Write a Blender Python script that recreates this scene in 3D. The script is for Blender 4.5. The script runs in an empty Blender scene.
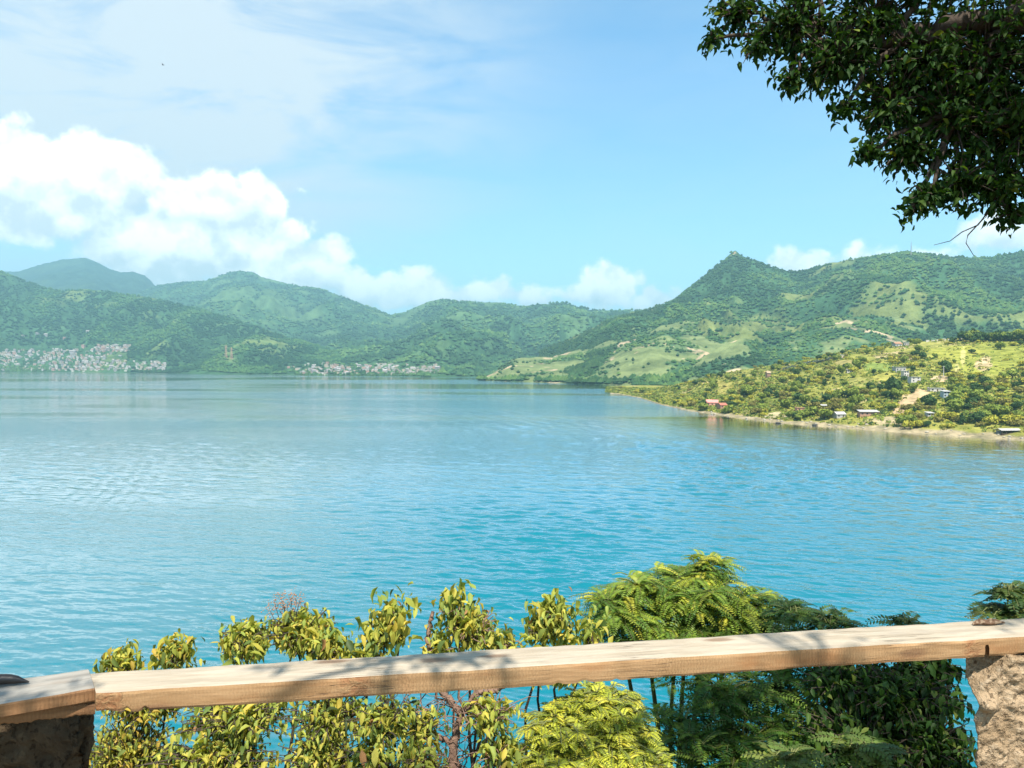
import bpy, math, random
import numpy as np
from mathutils import Vector, Matrix, Euler

R = math.radians
rng = np.random.default_rng(7)
random.seed(7)
S = bpy.context.scene
COL = S.collection

# ------------------------------------------------------------------ camera
W, H, F = 1024, 768, 742.0
CAMZ = 40.0
PITCH = math.atan(20.0 / F)
ROLL = R(0.22)
cam_d = bpy.data.cameras.new("camera")
cam = bpy.data.objects.new("camera", cam_d)
COL.objects.link(cam)
cam_d.sensor_width = 36.0
cam_d.lens = F / W * 36.0
cam_d.clip_start = 0.05
cam_d.clip_end = 60000
CAM_M = Matrix.Rotation(R(90) - PITCH, 4, 'X') @ Matrix.Rotation(ROLL, 4, 'Z')
cam.matrix_world = Matrix.Translation((0, 0, CAMZ)) @ CAM_M
S.camera = cam
CM = np.array(CAM_M.to_3x3())

# ------------------------------------------------------------------ light
SUN_TO = Vector((0.10, -0.50, 0.86)).normalized()
SUN_EL = math.asin(SUN_TO.z)
SUN_AZ = math.atan2(SUN_TO.x, SUN_TO.y)
sun_d = bpy.data.lights.new("sun", 'SUN')
sun_d.energy = 5.0
sun_d.angle = R(0.53)
sun_d.color = (1.0, 0.94, 0.84)
sun = bpy.data.objects.new("sun", sun_d)
COL.objects.link(sun)
sun.rotation_euler = SUN_TO.to_track_quat('Z', 'Y').to_euler()
SKY_STRENGTH = 0.12
HAZE = 1.25e-4
S.view_settings.view_transform = 'Standard'
S.view_settings.look = 'None'
S.view_settings.exposure = 1.10
S.view_settings.gamma = 1.0
S.render.engine = 'CYCLES'
cy = S.cycles
cy.use_denoising = True
cy.denoiser = 'OPENIMAGEDENOISE'
cy.denoising_input_passes = 'RGB_ALBEDO_NORMAL'
cy.max_bounces = 6
cy.diffuse_bounces = 3
cy.glossy_bounces = 3
cy.transmission_bounces = 4
cy.transparent_max_bounces = 6
cy.volume_bounces = 0
cy.caustics_reflective = False
cy.caustics_refractive = False


def ray(px, py):
    """pixel(s) -> (x/y, z/y) slopes of the viewing ray in the world"""
    px = np.asarray(px, float); py = np.asarray(py, float)
    d = np.stack([(px - W / 2) / F, -(py - H / 2) / F, -np.ones_like(px)], -1) @ CM.T
    return d[..., 0] / d[..., 1], d[..., 2] / d[..., 1]


def at(px, py, y):
    u, s = ray(px, py)
    return Vector((float(u * y), float(y), float(CAMZ + s * y)))


def onz(px, py, z):
    u, s = ray(px, py)
    y = (z - CAMZ) / s
    return Vector((float(u * y), float(y), z))


# ------------------------------------------------------------------ node helper
class NT:
    def __init__(self, tree):
        self.t = tree; self.n = tree.nodes; self.l = tree.links

    def put(self, sock, v):
        if isinstance(v, bpy.types.NodeSocket):
            self.l.new(v, sock)
        elif v is not None:
            if isinstance(v, (tuple, list)) and len(v) == 3 and sock.type == 'RGBA':
                v = (*v, 1)
            sock.default_value = v

    def node(self, kind, **kw):
        n = self.n.new(kind)
        for k, v in kw.items():
            setattr(n, k, v)
        return n

    def m(self, op, a, b=None, c=None, clamp=False):
        n = self.node('ShaderNodeMath', operation=op, use_clamp=clamp)
        for i, v in enumerate((a, b, c)):
            if v is not None: self.put(n.inputs[i], v)
        return n.outputs[0]

    def v(self, op, a, b=None, scale=None):
        n = self.node('ShaderNodeVectorMath', operation=op)
        self.put(n.inputs[0], a)
        if b is not None: self.put(n.inputs[1], b)
        if scale is not None: self.put(n.inputs['Scale'], scale)
        return n.outputs['Value'] if op in ('LENGTH', 'DISTANCE', 'DOT_PRODUCT') else n.outputs[0]

    def sep(self, v):
        n = self.node('ShaderNodeSeparateXYZ'); self.put(n.inputs[0], v); return n.outputs

    def comb(self, x, y, z):
        n = self.node('ShaderNodeCombineXYZ')
        for i, q in enumerate((x, y, z)): self.put(n.inputs[i], q)
        return n.outputs[0]

    def noise(self, vec, scale, detail=4, rough=0.5, dist=0.0, lac=2.0):
        n = self.node('ShaderNodeTexNoise')
        self.put(n.inputs['Vector'], vec)
        self.put(n.inputs['Scale'], scale); self.put(n.inputs['Detail'], detail)
        self.put(n.inputs['Roughness'], rough); self.put(n.inputs['Distortion'], dist)
        self.put(n.inputs['Lacunarity'], lac)
        return n.outputs['Fac']

    def ss(self, v, a, b, o0=0.0, o1=1.0, kind='SMOOTHSTEP'):
        n = self.node('ShaderNodeMapRange', interpolation_type=kind)
        for i, q in enumerate((v, a, b, o0, o1)): self.put(n.inputs[i], q)
        return n.outputs[0]

    def mix(self, f, a, b, mode='MIX'):
        n = self.node('ShaderNodeMix', data_type='RGBA', blend_type=mode)
        self.put(n.inputs[0], f); self.put(n.inputs[6], a); self.put(n.inputs[7], b)
        return n.outputs[2]

    def scale(self, vec, s):
        n = self.node('ShaderNodeMapping'); self.put(n.inputs['Vector'], vec)
        n.inputs['Scale'].default_value = s
        return n.outputs[0]

    def attr(self, name):
        return self.node('ShaderNodeAttribute', attribute_name=name).outputs['Color']

    def bump(self, h, strength, dist, nrm=None):
        n = self.node('ShaderNodeBump')
        self.put(n.inputs['Strength'], strength); self.put(n.inputs['Distance'], dist)
        self.put(n.inputs['Height'], h)
        if nrm is not None: self.put(n.inputs['Normal'], nrm)
        return n.outputs[0]


def new_mat(name):
    m = bpy.data.materials.new(name); m.use_nodes = True
    t = m.node_tree; t.nodes.clear()
    n = NT(t)
    out = n.node('ShaderNodeOutputMaterial')
    return m, n, out


def principled(n, out, base, rough=0.7, normal=None, spec=0.3, metal=0.0):
    b = n.node('ShaderNodeBsdfPrincipled')
    n.put(b.inputs['Base Color'], base); n.put(b.inputs['Roughness'], rough)
    n.put(b.inputs['Specular IOR Level'], spec); n.put(b.inputs['Metallic'], metal)
    if normal is not None: n.put(b.inputs['Normal'], normal)
    n.l.new(b.outputs[0], out.inputs['Surface'])
    return b


# ------------------------------------------------------------------ world: sky and clouds by direction
world = bpy.data.worlds.new("World"); S.world = world; world.use_nodes = True
wt = world.node_tree; wt.nodes.clear(); n = NT(wt)
sky = n.node('ShaderNodeTexSky', sky_type='NISHITA')
sky.sun_disc = False
sky.sun_elevation = SUN_EL
sky.sun_rotation = SUN_AZ
sky.altitude = 1500
sky.air_density = 1.0
sky.dust_density = 1.6
sky.ozone_density = 1.2
D = n.node('ShaderNodeTexCoord').outputs['Generated']
D = n.v('NORMALIZE', D)
dx, dy, dz = n.sep(D)
az = n.m('MULTIPLY', n.m('ARCTAN2', dx, dy), 57.29578)
el = n.m('MULTIPLY', n.m('ARCSINE', dz), 57.29578)


def azel(px, py):
    u, s = ray(px, py)
    return math.degrees(math.atan(u)), math.degrees(math.atan(s / math.sqrt(1 + u * u)))


def clouds(blobs, warp, p_el_shift=0.0):
    acc = None
    AE = n.comb(n.m('ADD', az, n.m('MULTIPLY', warp[0], 3.0)), n.m('ADD', n.m('ADD', el, p_el_shift), n.m('MULTIPLY', warp[1], 2.4)), 0.0)
    for (px, py, rx, ry) in blobs:
        a, e = azel(px, py)
        c2 = math.cos(math.radians(a)) ** 2
        ra, re = rx / F * 57.3 * c2, ry / F * 57.3
        q = n.v('MULTIPLY', n.v('SUBTRACT', AE, (a, e, 0)), (1 / ra, 1 / re, 0))
        d = n.m('SUBTRACT', 1.0, n.v('LENGTH', q))
        d = n.m('MULTIPLY', d, min(ra, re) / 3.0)
        acc = d if acc is None else n.m('SMOOTH_MAX', acc, d, 0.12)
    return acc


CUM = [(-60, 180, 110, 58), (22, 176, 62, 42), (82, 178, 50, 40), (126, 172, 38, 28), (60, 212, 105, 30),
       (205, 205, 62, 38), (254, 205, 32, 30), (190, 245, 115, 42), (285, 232, 34, 15), (268, 270, 80, 38), (320, 264, 36, 26),
       (362, 288, 40, 22), (420, 292, 62, 20), (470, 294, 54, 17), (530, 297, 52, 11),
       (612, 286, 32, 21), (588, 293, 42, 15), (652, 298, 30, 11),
       (803, 262, 36, 16), (872, 256, 42, 14), (930, 254, 36, 11), (1000, 230, 50, 24), (1080, 225, 60, 25),
       (-230, 230, 120, 60), (1250, 200, 120, 50), (306, 193, 8, 5)]
wx = n.m('SUBTRACT', n.noise(D, 16, 3, 0.55), 0.5)
wy = n.m('SUBTRACT', n.noise(n.v('ADD', D, (3.1, 1.7, 5.2)), 16, 3, 0.55), 0.5)
base_d = clouds(CUM, (wx, wy))
fb = n.m('SUBTRACT', n.noise(D, 26, 9, 0.57), 0.5)
fb2 = n.m('SUBTRACT', n.noise(n.v('ADD', D, (-0.010, 0.0, 0.016)), 26, 9, 0.57), 0.5)
dens = n.m('ADD', n.m('MULTIPLY', base_d, 1.0), n.m('MULTIPLY', fb, 1.05))
alpha = n.ss(dens, -0.04, 0.20)
# general scattered cumulus for the half of the sky behind the viewer
back = n.ss(dy, 0.1, -0.3)
gen = n.m('MULTIPLY', n.m('MULTIPLY', n.ss(n.noise(D, 2.2, 7, 0.55), 0.5, 0.68), back), n.ss(el, 2.0, 14.0))
alpha = n.m('MAXIMUM', alpha, gen)
up_d = clouds(CUM, (wx, wy), 1.7)
belly = n.ss(n.m('SUBTRACT', up_d, base_d), -0.55, 0.45)
bl1 = n.noise(D, 15, 6, 0.55); bl2 = n.noise(n.v('ADD', D, (0.004, 0.0, 0.020)), 15, 6, 0.55)
bill = n.ss(n.m('SUBTRACT', bl1, bl2), -0.13, 0.13)
fine = n.ss(n.m('SUBTRACT', fb, fb2), -0.10, 0.10)
shade = n.m('SUBTRACT', n.m('ADD', n.m('ADD', n.m('MULTIPLY', bill, 0.62), n.m('MULTIPLY', fine, 0.30)), 0.32), n.m('MULTIPLY', belly, 0.62), clamp=True)  # painted light and shade of the clouds: bright billows, grey bellies
ccol = n.mix(shade, (3.9, 4.2, 4.45), (7.7, 7.65, 7.6))
# high thin veil, strongest in the upper left
va, ve = azel(110, 10)
vm = n.v('LENGTH', n.v('MULTIPLY', n.v('SUBTRACT', n.comb(az, el, 0.0), (va, ve, 0)), (1 / 29.0, 1 / 20.0, 0)))
vmask = n.ss(vm, 1.25, 0.25)
rotD = n.node('ShaderNodeMapping'); n.put(rotD.inputs[0], D)
rotD.inputs['Rotation'].default_value = (0, R(24), 0); rotD.inputs['Scale'].default_value = (1.3, 1.5, 5.0)
vn = n.ss(n.noise(rotD.outputs[0], 3.4, 8, 0.6, 0.6), 0.24, 0.66)
vn2 = n.ss(n.noise(rotD.outputs[0], 1.7, 6, 0.6, 0.3), 0.42, 0.72)
veil = n.m('MULTIPLY', n.m('ADD', n.m('MULTIPLY', vmask, 1.5), 0.14), n.m('ADD', n.m('MULTIPLY', vn, 0.75), n.m('MULTIPLY', vn2, 0.2)), clamp=True)
skyc = n.mix(1.0, sky.outputs[0], (0.74, 0.81, 0.845), 'MULTIPLY')
hs = n.node('ShaderNodeHueSaturation'); n.put(hs.inputs['Color'], skyc)
hs.inputs['Hue'].default_value = 0.49; hs.inputs['Saturation'].default_value = 1.12; hs.inputs['Value'].default_value = 1.25
col = n.mix(n.m('MULTIPLY', veil, 0.95), hs.outputs[0], (3.3, 3.6, 3.85))
col = n.mix(alpha, col, ccol)
bg = n.node('ShaderNodeBackground'); n.put(bg.inputs[0], col); bg.inputs[1].default_value = SKY_STRENGTH
wo = n.node('ShaderNodeOutputWorld'); n.l.new(bg.outputs[0], wo.inputs['Surface'])
world.cycles.sampling_method = 'MANUAL'
world.cycles.sample_map_resolution = 512


# ------------------------------------------------------------------ numpy noise
def _hash(ix, iy, seed):
    h = (ix.astype(np.int64) * 374761393 + iy.astype(np.int64) * 668265263 + seed * 974634177) & 0xffffffff
    h = ((h ^ (h >> 13)) * 1274126177) & 0xffffffff
    h = (h ^ (h >> 16)) & 0xffffffff
    return h / 4294967295.0


def vnoise(x, y, seed=0):
    ix, iy = np.floor(x), np.floor(y)
    fx, fy = x - ix, y - iy
    fx = fx * fx * fx * (fx * (fx * 6 - 15) + 10); fy = fy * fy * fy * (fy * (fy * 6 - 15) + 10)
    a = _hash(ix, iy, seed); b = _hash(ix + 1, iy, seed); c = _hash(ix, iy + 1, seed); d = _hash(ix + 1, iy + 1, seed)
    return (a * (1 - fx) + b * fx) * (1 - fy) + (c * (1 - fx) + d * fx) * fy


def fbm(x, y, seed=0, oct=4, gain=0.5):
    s = 0; a = 1; t = 0
    for i in range(oct):
        s = s + a * vnoise(x * 2 ** i + i * 17.3, y * 2 ** i - i * 9.1, seed + i); t += a; a *= gain
    return s / t


def ridged(x, y, seed=0, oct=4):
    s = 0; a = 1; t = 0
    for i in range(oct):
        s = s + a * (1 - np.abs(2 * vnoise(x * 2 ** i + i * 5.7, y * 2 ** i + i * 3.3, seed + i) - 1)); t += a; a *= 0.5
    return s / t


def sstep(a, b, x):
    t = np.clip((x - a) / (b - a), 0, 1); return t * t * (3 - 2 * t)


# ------------------------------------------------------------------ mesh helpers
def np_mesh(name, V, faces, mats, mat_idx=None, colors=None, smooth=True):
    """faces: list of (n,k) index arrays; mat_idx: list of ints or arrays, one per faces array"""
    me = bpy.data.meshes.new(name)
    V = np.asarray(V, np.float32)
    me.vertices.add(len(V)); me.vertices.foreach_set('co', V.ravel())
    faces = [np.asarray(f, np.int32) for f in faces if len(f)]
    loops = np.concatenate([f.ravel() for f in faces])
    tot = np.concatenate([np.full(len(f), f.shape[1], np.int32) for f in faces])
    start = np.concatenate([[0], np.cumsum(tot)[:-1]]).astype(np.int32)
    me.loops.add(len(loops)); me.loops.foreach_set('vertex_index', loops)
    me.polygons.add(len(tot)); me.polygons.foreach_set('loop_start', start); me.polygons.foreach_set('loop_total', tot)
    if mat_idx is not None:
        mi = np.concatenate([np.full(len(f), m, np.int32) if np.isscalar(m) else np.asarray(m, np.int32) for f, m in zip(faces, mat_idx)])
        me.polygons.foreach_set('material_index', mi)
    me.polygons.foreach_set('use_smooth', np.full(len(tot), smooth, bool))
    me.update(calc_edges=True)
    if colors is not None:
        a = me.color_attributes.new('Col', 'FLOAT_COLOR', 'POINT')
        c = np.ones((len(V), 4), np.float32); c[:, :3] = colors
        a.data.foreach_set('color', c.ravel())
    for m in (mats if isinstance(mats, (list, tuple)) else [mats]):
        me.materials.append(m)
    return me


def link(name, me, parent=None, label=None, cat=None, group=None, kind=None):
    o = bpy.data.objects.new(name, me); COL.objects.link(o)
    if parent is not None: o.parent = parent
    return tag(o, label, cat, group, kind)


def tag(o, label=None, cat=None, group=None, kind=None):
    for k, v in (('label', label), ('category', cat), ('group', group), ('kind', kind)):
        if v: o[k] = v
    return o


def empty(name, loc, label, cat, group=None, rotz=0.0):
    o = bpy.data.objects.new(name, None); COL.objects.link(o)
    o.location = loc; o.rotation_euler = (0, 0, rotz); o.empty_display_size = 0.1
    return tag(o, label, cat, group)


def grid_faces(nu, nv, off=0):
    i = np.arange(nu - 1)[:, None] * nv + np.arange(nv - 1)[None, :] + off
    return np.stack([i, i + nv, i + nv + 1, i + 1], -1).reshape(-1, 4)


def tube(pts, radii, sides=6):
    """vertices and quads of a tube along a polyline"""
    P = np.asarray(pts, float); r = np.asarray(radii, float)
    T = np.gradient(P, axis=0); T /= np.linalg.norm(T, axis=1, keepdims=True) + 1e-9
    ref = np.array([0.0, 0.0, 1.0]) if abs(T[0, 2]) < 0.9 else np.array([1.0, 0, 0])
    A = np.cross(T, ref); A /= np.linalg.norm(A, axis=1, keepdims=True) + 1e-9
    B = np.cross(T, A)
    th = np.arange(sides) * 2 * math.pi / sides
    V = P[:, None] + r[:, None, None] * (np.cos(th)[None, :, None] * A[:, None] + np.sin(th)[None, :, None] * B[:, None])
    m = len(P)
    i = np.arange(m - 1)[:, None] * sides; j = np.arange(sides)[None]
    j2 = (j + 1) % sides
    Fq = np.stack([i + j, i + j2, i + sides + j2, i + sides + j], -1).reshape(-1, 4)
    return V.reshape(-1, 3), Fq


def tubes(lines, sides=5):
    Vs, Fs, o = [], [], 0
    for pts, rad in lines:
        v, f = tube(pts, rad, sides); Vs.append(v); Fs.append(f + o); o += len(v)
    return np.concatenate(Vs), np.concatenate(Fs)


def boxes(bl):
    """list of (x0,y0,z0,x1,y1,z1) -> V, quads"""
    V, Fq = [], []
    q = np.array([[0, 3, 2, 1], [4, 5, 6, 7], [0, 1, 5, 4], [1, 2, 6, 5], [2, 3, 7, 6], [3, 0, 4, 7]])
    for k, (x0, y0, z0, x1, y1, z1) in enumerate(bl):
        V += [(x0, y0, z0), (x1, y0, z0), (x1, y1, z0), (x0, y1, z0), (x0, y0, z1), (x1, y0, z1), (x1, y1, z1), (x0, y1, z1)]
        Fq.append(q + 8 * k)
    return np.array(V, float), np.concatenate(Fq)


# ------------------------------------------------------------------ materials
def mat_terrain(name, bscale, bdist, vs):
    m, n, out = new_mat(name)
    P = n.node('ShaderNodeNewGeometry').outputs['Position']
    c = n.attr('Col')
    v = n.noise(P, vs, 5, 0.65)
    c2 = n.mix(1.0, c, n.mix(n.ss(v, 0.3, 0.7), (0.62, 0.66, 0.6), (1.4, 1.35, 1.3)), 'MULTIPLY')
    b = n.bump(n.noise(P, bscale, 5, 0.65), 1.0, bdist)
    principled(n, out, c2, 0.95, b, 0.05)
    return m


def mat_simple(name, col, rough=0.8, var=0.15, vscale=3.0, bump=0.0, bscale=20.0, spec=0.3, metal=0.0):
    m, n, out = new_mat(name)
    P = n.node('ShaderNodeTexCoord').outputs['Object']
    v = n.noise(P, vscale, 5, 0.6)
    c = n.mix(v, tuple(q * (1 - var) for q in col), tuple(min(1, q * (1 + var)) for q in col))
    b = n.bump(n.noise(P, bscale, 5, 0.6), 0.6, bump) if bump else None
    principled(n, out, c, rough, b, spec, metal)
    return m


def mat_leaf(name, trans=0.35, rough=0.45, spec=0.35, tcol=(1.25, 1.2, 0.55)):
    m, n, out = new_mat(name)
    c = n.attr('Col')
    b = n.node('ShaderNodeBsdfPrincipled')
    n.put(b.inputs['Base Color'], c); b.inputs['Roughness'].default_value = rough
    b.inputs['Specular IOR Level'].default_value = spec
    t = n.node('ShaderNodeBsdfTranslucent'); n.put(t.inputs[0], n.mix(1.0, c, tcol, 'MULTIPLY'))
    mx = n.node('ShaderNodeMixShader'); mx.inputs[0].default_value = trans
    n.l.new(b.outputs[0], mx.inputs[1]); n.l.new(t.outputs[0], mx.inputs[2])
    n.l.new(mx.outputs[0], out.inputs['Surface'])
    return m


M_FAR = mat_terrain('far_slope', 0.03, 10.0, 0.012)
M_MID = mat_terrain('mid_slope', 0.06, 6.0, 0.02)
M_HEAD = mat_terrain('headland_ground', 0.5, 0.6, 0.12)
M_FTREE = mat_leaf('far_foliage', 0.15, 0.9, 0.05)
M_HTREE = mat_leaf('headland_foliage', 0.22, 0.7, 0.15)
M_LEAF = mat_leaf('broad_leaf', 0.38, 0.55, 0.25)
M_FINE = mat_leaf('fine_leaf', 0.36, 0.5, 0.3)
M_CROWN = mat_leaf('canopy_leaf', 0.38, 0.6, 0.16, (1.2, 1.15, 0.4))
M_BARK = mat_simple('bark', (0.065, 0.048, 0.035), 0.9, 0.4, 25, 0.01, 60)
M_GREENSTEM = mat_simple('green_stem', (0.13, 0.14, 0.045), 0.8, 0.4, 25)
M_PINKBARK = mat_simple('pale_bark', (0.20, 0.125, 0.09), 0.95, 0.6, 40, 0.015, 70)

# ------------------------------------------------------------------ water
m, n, out = new_mat('lake_water'); M_WATER = m
P = n.node('ShaderNodeNewGeometry').outputs['Position']
patch = n.noise(n.scale(P, (0.0011, 0.0042, 1)), 1.0, 4, 0.55, 0.4)
patchf = n.ss(patch, 0.42, 0.58)
w1 = n.noise(n.scale(P, (0.17, 0.26, 0.2)), 1.0, 3, 0.55, 0.3)
w2 = n.noise(n.scale(P, (0.75, 1.1, 1)), 1.0, 3, 0.55, 0.2)
hgt = n.m('ADD', n.m('MULTIPLY', w1, 0.40), n.m('MULTIPLY', w2, 0.50))
lee = n.ss(n.v('LENGTH', n.v('MULTIPLY', n.v('SUBTRACT', P, (235, 490, 0)), (1 / 200.0, 1 / 210.0, 0))), 1.2, 0.5)
bmp = n.bump(hgt, n.m('MULTIPLY', n.m('ADD', 0.16, n.m('MULTIPLY', patchf, 0.84)), n.m('SUBTRACT', 1.0, n.m('MULTIPLY', lee, 0.7))), n.ss(n.v('LENGTH', P), 120.0, 700.0, 0.30, 1.0))
cvar = n.noise(n.scale(P, (0.004, 0.01, 1)), 1.0, 4, 0.5)
# shallows off the headland are greener
shal = n.ss(n.v('LENGTH', n.v('MULTIPLY', n.v('SUBTRACT', P, (235, 500, 0)), (1 / 190.0, 1 / 260.0, 0))), 1.15, 0.3)
wc = n.mix(cvar, (0.001, 0.112, 0.150), (0.002, 0.140, 0.174))
wc = n.mix(n.m('MULTIPLY', shal, 0.8), wc, (0.004, 0.15, 0.13))
body = n.node('ShaderNodeBsdfDiffuse'); n.put(body.inputs[0], wc)
gl = n.node('ShaderNodeBsdfGlossy'); gl.inputs[0].default_value = (1, 1, 1, 1)
n.put(gl.inputs['Roughness'], n.m('ADD', 0.03, n.m('MULTIPLY', patchf, 0.06))); n.put(gl.inputs['Normal'], bmp)
fr = n.node('ShaderNodeFresnel'); fr.inputs[0].default_value = 1.36; n.put(fr.inputs['Normal'], bmp)
mx = n.node('ShaderNodeMixShader'); n.put(mx.inputs[0], n.m('MULTIPLY', fr.outputs[0], 2.0, clamp=True))
n.l.new(body.outputs[0], mx.inputs[1]); n.l.new(gl.outputs[0], mx.inputs[2]); n.l.new(mx.outputs[0], out.inputs['Surface'])
# one mesh: a fan of real waves in front of the cliff, calm flat sheet just below it for the rest of the basin
def lake_mesh():
    r = np.random.default_rng(12)
    q = np.concatenate([np.linspace(1 / 20.0, 1 / 72.0, 60)[:-1], np.linspace(1 / 72.0, 1 / 12500.0, 1150)])      # even steps of 1/distance
    yy = 1 / q
    uu = np.linspace(-1.05, 1.05, 1400)
    Y, U = np.meshgrid(yy, uu)
    X = U * Y
    step = np.abs(np.gradient(yy))[None, :]
    Z = np.zeros_like(X)
    gust = 0.55 + 0.9 * sstep(.32, .68, fbm(X / 90, Y / 150, 700, 3))
    for k in range(60):
        lam = 0.9 * (15 / 0.9) ** (k / 59)
        th = R(90 - 22) + r.normal() * R(20) + (R(-40) if k % 9 == 0 else 0)
        amp = 0.0120 * lam ** 0.72 * min(1.0, (7 / lam)) * r.uniform(.6, 1.3)
        kx, ky = math.cos(th) * 2 * math.pi / lam, math.sin(th) * 2 * math.pi / lam
        fade = sstep(1.4, 4.5, lam / step)
        ph = r.uniform(0, 6.28)
        wob = 1.3 * vnoise(X / (lam * 5) + k, Y / (lam * 5), 710 + k)
        Z += amp * fade * np.sin(kx * X + ky * Y + ph + 6 * wob)
    lee = np.sqrt(((X - 235) / 200) ** 2 + ((Y - 490) / 210) ** 2)      # lee of the headland
    Z *= gust * 0.68 * (1 - 0.42 * sstep(.05, -.35, U)) * (1 - 0.72 * sstep(1.15, .55, lee))
    # trains of ripples left by passing boats, on the left
    for (cx, cy_, kx, ky, lam, ra, rb, am) in ((-128, 245, .93, .37, 4.0, 16, 85, .08), (-150, 330, .88, .48, 6.5, 40, 80, .04), (-60, 420, -.55, .83, 9.0, 40, 90, .05)):
        d = (X - cx) * kx + (Y - cy_) * ky; e = -(X - cx) * ky + (Y - cy_) * kx
        Z += am * np.exp(-(d / ra) ** 2 - (e / rb) ** 2) * np.sin(2 * math.pi * (d + 3 * fbm(X / 40, Y / 40, 720, 2)) / lam) * np.clip(lam / step / 2.6 - .5, 0, 1)
    Z *= np.clip((1.05 - np.abs(U)) / .05, 0, 1)
    V_ = np.stack([X, Y, Z], -1).reshape(-1, 3)
    f = grid_faces(len(uu), len(yy))
    o = len(V_)
    V2 = np.array([(-13000, -2500, -.6), (13000, -2500, -.6), (13000, 13000, -.6), (-13000, 13000, -.6)], float)
    return np_mesh('lake', np.concatenate([V_, V2]), [f, np.array([[o, o + 1, o + 2, o + 3]])], M_WATER)


link('lake', lake_mesh(), kind='structure')


# ------------------------------------------------------------------ mountains
class Layer:
    pass


def curve(pts, axis=1):
    """px,py points -> dense (u, slope) arrays"""
    p = np.array(pts, float)
    px = np.linspace(p[0, 0], p[-1, 0], 600)
    py = np.interp(px, p[:, 0], p[:, 1])
    return ray(px, py)


def smooth_interp(u, U, Vv):
    return np.interp(u, U, Vv)


def ridge(name, skyline, shore, crest, nu, nv, gully=0.16, wl=450.0, prof=1.15, seed=1, mat=None,
          forest=(0.036, 0.085, 0.036), grass=(0.11, 0.145, 0.055), soil=(0.30, 0.22, 0.14), grass_amt=0.3, soil_amt=0.05,
          rough=5.0, paint=None, back=0.5, skew=0.0, shore_flat=0.0):
    L = Layer()
    p = np.array(skyline, float)
    U, SL = curve(skyline)
    if isinstance(shore[0], (tuple, list)):
        su, ss_ = curve(shore); sy = -CAMZ / ss_
    else:
        su = U; sy = np.interp(np.linspace(p[0, 0], p[-1, 0], 600), shore[1], shore[2]) if False else np.full_like(U, shore[0])
    c = np.array(crest, float)
    cu = ray(c[:, 0], np.full(len(c), 330.0))[0]
    u = np.linspace(U[0], U[-1], nu)
    sl = np.interp(u, U, SL)
    ys = np.interp(u, su, sy)
    yc = np.interp(u, cu, c[:, 1])
    yc = np.maximum(yc, ys * 1.08)
    hc = CAMZ + sl * yc
    hc = np.maximum(hc, 2.0)
    t = np.concatenate([[-0.05], np.linspace(0, 1, nv), 1 + np.linspace(0.04, back, max(8, nv // 6))])
    Tm, Um = np.meshgrid(t, u)
    Y = ys[:, None] + (yc - ys)[:, None] * Tm
    X = u[:, None] * Y
    tt = np.clip(Tm, 0, 1)
    pr = tt ** prof
    wx_ = fbm(X / wl * 0.6, Y / wl * 0.6, seed + 50, 3) - 0.5
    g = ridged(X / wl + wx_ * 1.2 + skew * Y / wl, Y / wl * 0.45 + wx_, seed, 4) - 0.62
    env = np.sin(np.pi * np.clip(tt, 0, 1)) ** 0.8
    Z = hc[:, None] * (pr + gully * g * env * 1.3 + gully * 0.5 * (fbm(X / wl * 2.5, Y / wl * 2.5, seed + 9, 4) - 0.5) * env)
    tb = np.clip((Tm - 1) / back, 0, 1)
    Z = Z * (1 - 0.75 * tb ** 1.5)
    Z = np.maximum(Z, 0.6 + 6 * tt)
    Z += rough * (fbm(X / 28, Y / 28, seed + 20, 3) - 0.5) * np.clip(tt * 6, 0, 1)
    Z[:, 0] = -1.5
    Z[:, 1] = 0.3
    L.u, L.t, L.Z, L.X, L.Y, L.ys, L.yc = u, t, Z, X, Y, ys, yc
    # colour: forest, clearings and bare soil patches
    gm = fbm(X / (wl * 0.55), Y / (wl * 0.55), seed + 31, 5, 0.6)
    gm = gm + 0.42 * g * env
    gm = sstep(0.58 - grass_amt * 0.35, 0.76 - grass_amt * 0.35, gm)
    sm = sstep(0.71 - soil_amt, 0.75 - soil_amt, fbm(X / (wl * 0.3), Y / (wl * 0.3), seed + 41, 4, 0.6))
    fv = (0.75 + 0.5 * fbm(X / 90, Y / 90, seed + 61, 4))[..., None]
    fv = fv * (1 + 0.55 * np.clip(g, -.5, .5) * env)[..., None]  # darker growth in gullies, paler on ridges, standing in for relief shading
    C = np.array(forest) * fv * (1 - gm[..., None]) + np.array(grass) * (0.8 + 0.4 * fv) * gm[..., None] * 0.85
    C = C * (1 - sm[..., None]) + np.array(soil) * sm[..., None]
    L.gm, L.sm = gm, sm
    L.rel = g * env
    L.open = np.maximum(gm, sm)
    if paint is not None: C = paint(L, C)
    L.C = C
    nV = len(t)
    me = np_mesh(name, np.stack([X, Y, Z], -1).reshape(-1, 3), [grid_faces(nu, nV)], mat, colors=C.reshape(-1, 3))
    L.obj = link(name, me, kind='structure')
    return L


def lz(L, u, t, A=None):
    A = L.Z if A is None else A
    iu = np.clip((u - L.u[0]) / (L.u[1] - L.u[0]), 0, len(L.u) - 1.001)
    it = np.clip(np.interp(t, L.t, np.arange(len(L.t))), 0, len(L.t) - 1.001)
    a, b = iu.astype(int), it.astype(int); fa, fb_ = iu - a, it - b
    if A.ndim == 3: fa = fa[:, None]; fb_ = fb_[:, None]
    return (A[a, b] * (1 - fa) + A[a + 1, b] * fa) * (1 - fb_) + (A[a, b + 1] * (1 - fa) + A[a + 1, b + 1] * fa) * fb_


def lpos(L, u, t):
    ys = np.interp(u, L.u, L.ys); yc = np.interp(u, L.u, L.yc)
    y = ys + (yc - ys) * t
    return np.stack([u * y, y, lz(L, u, t)], -1)


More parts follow.
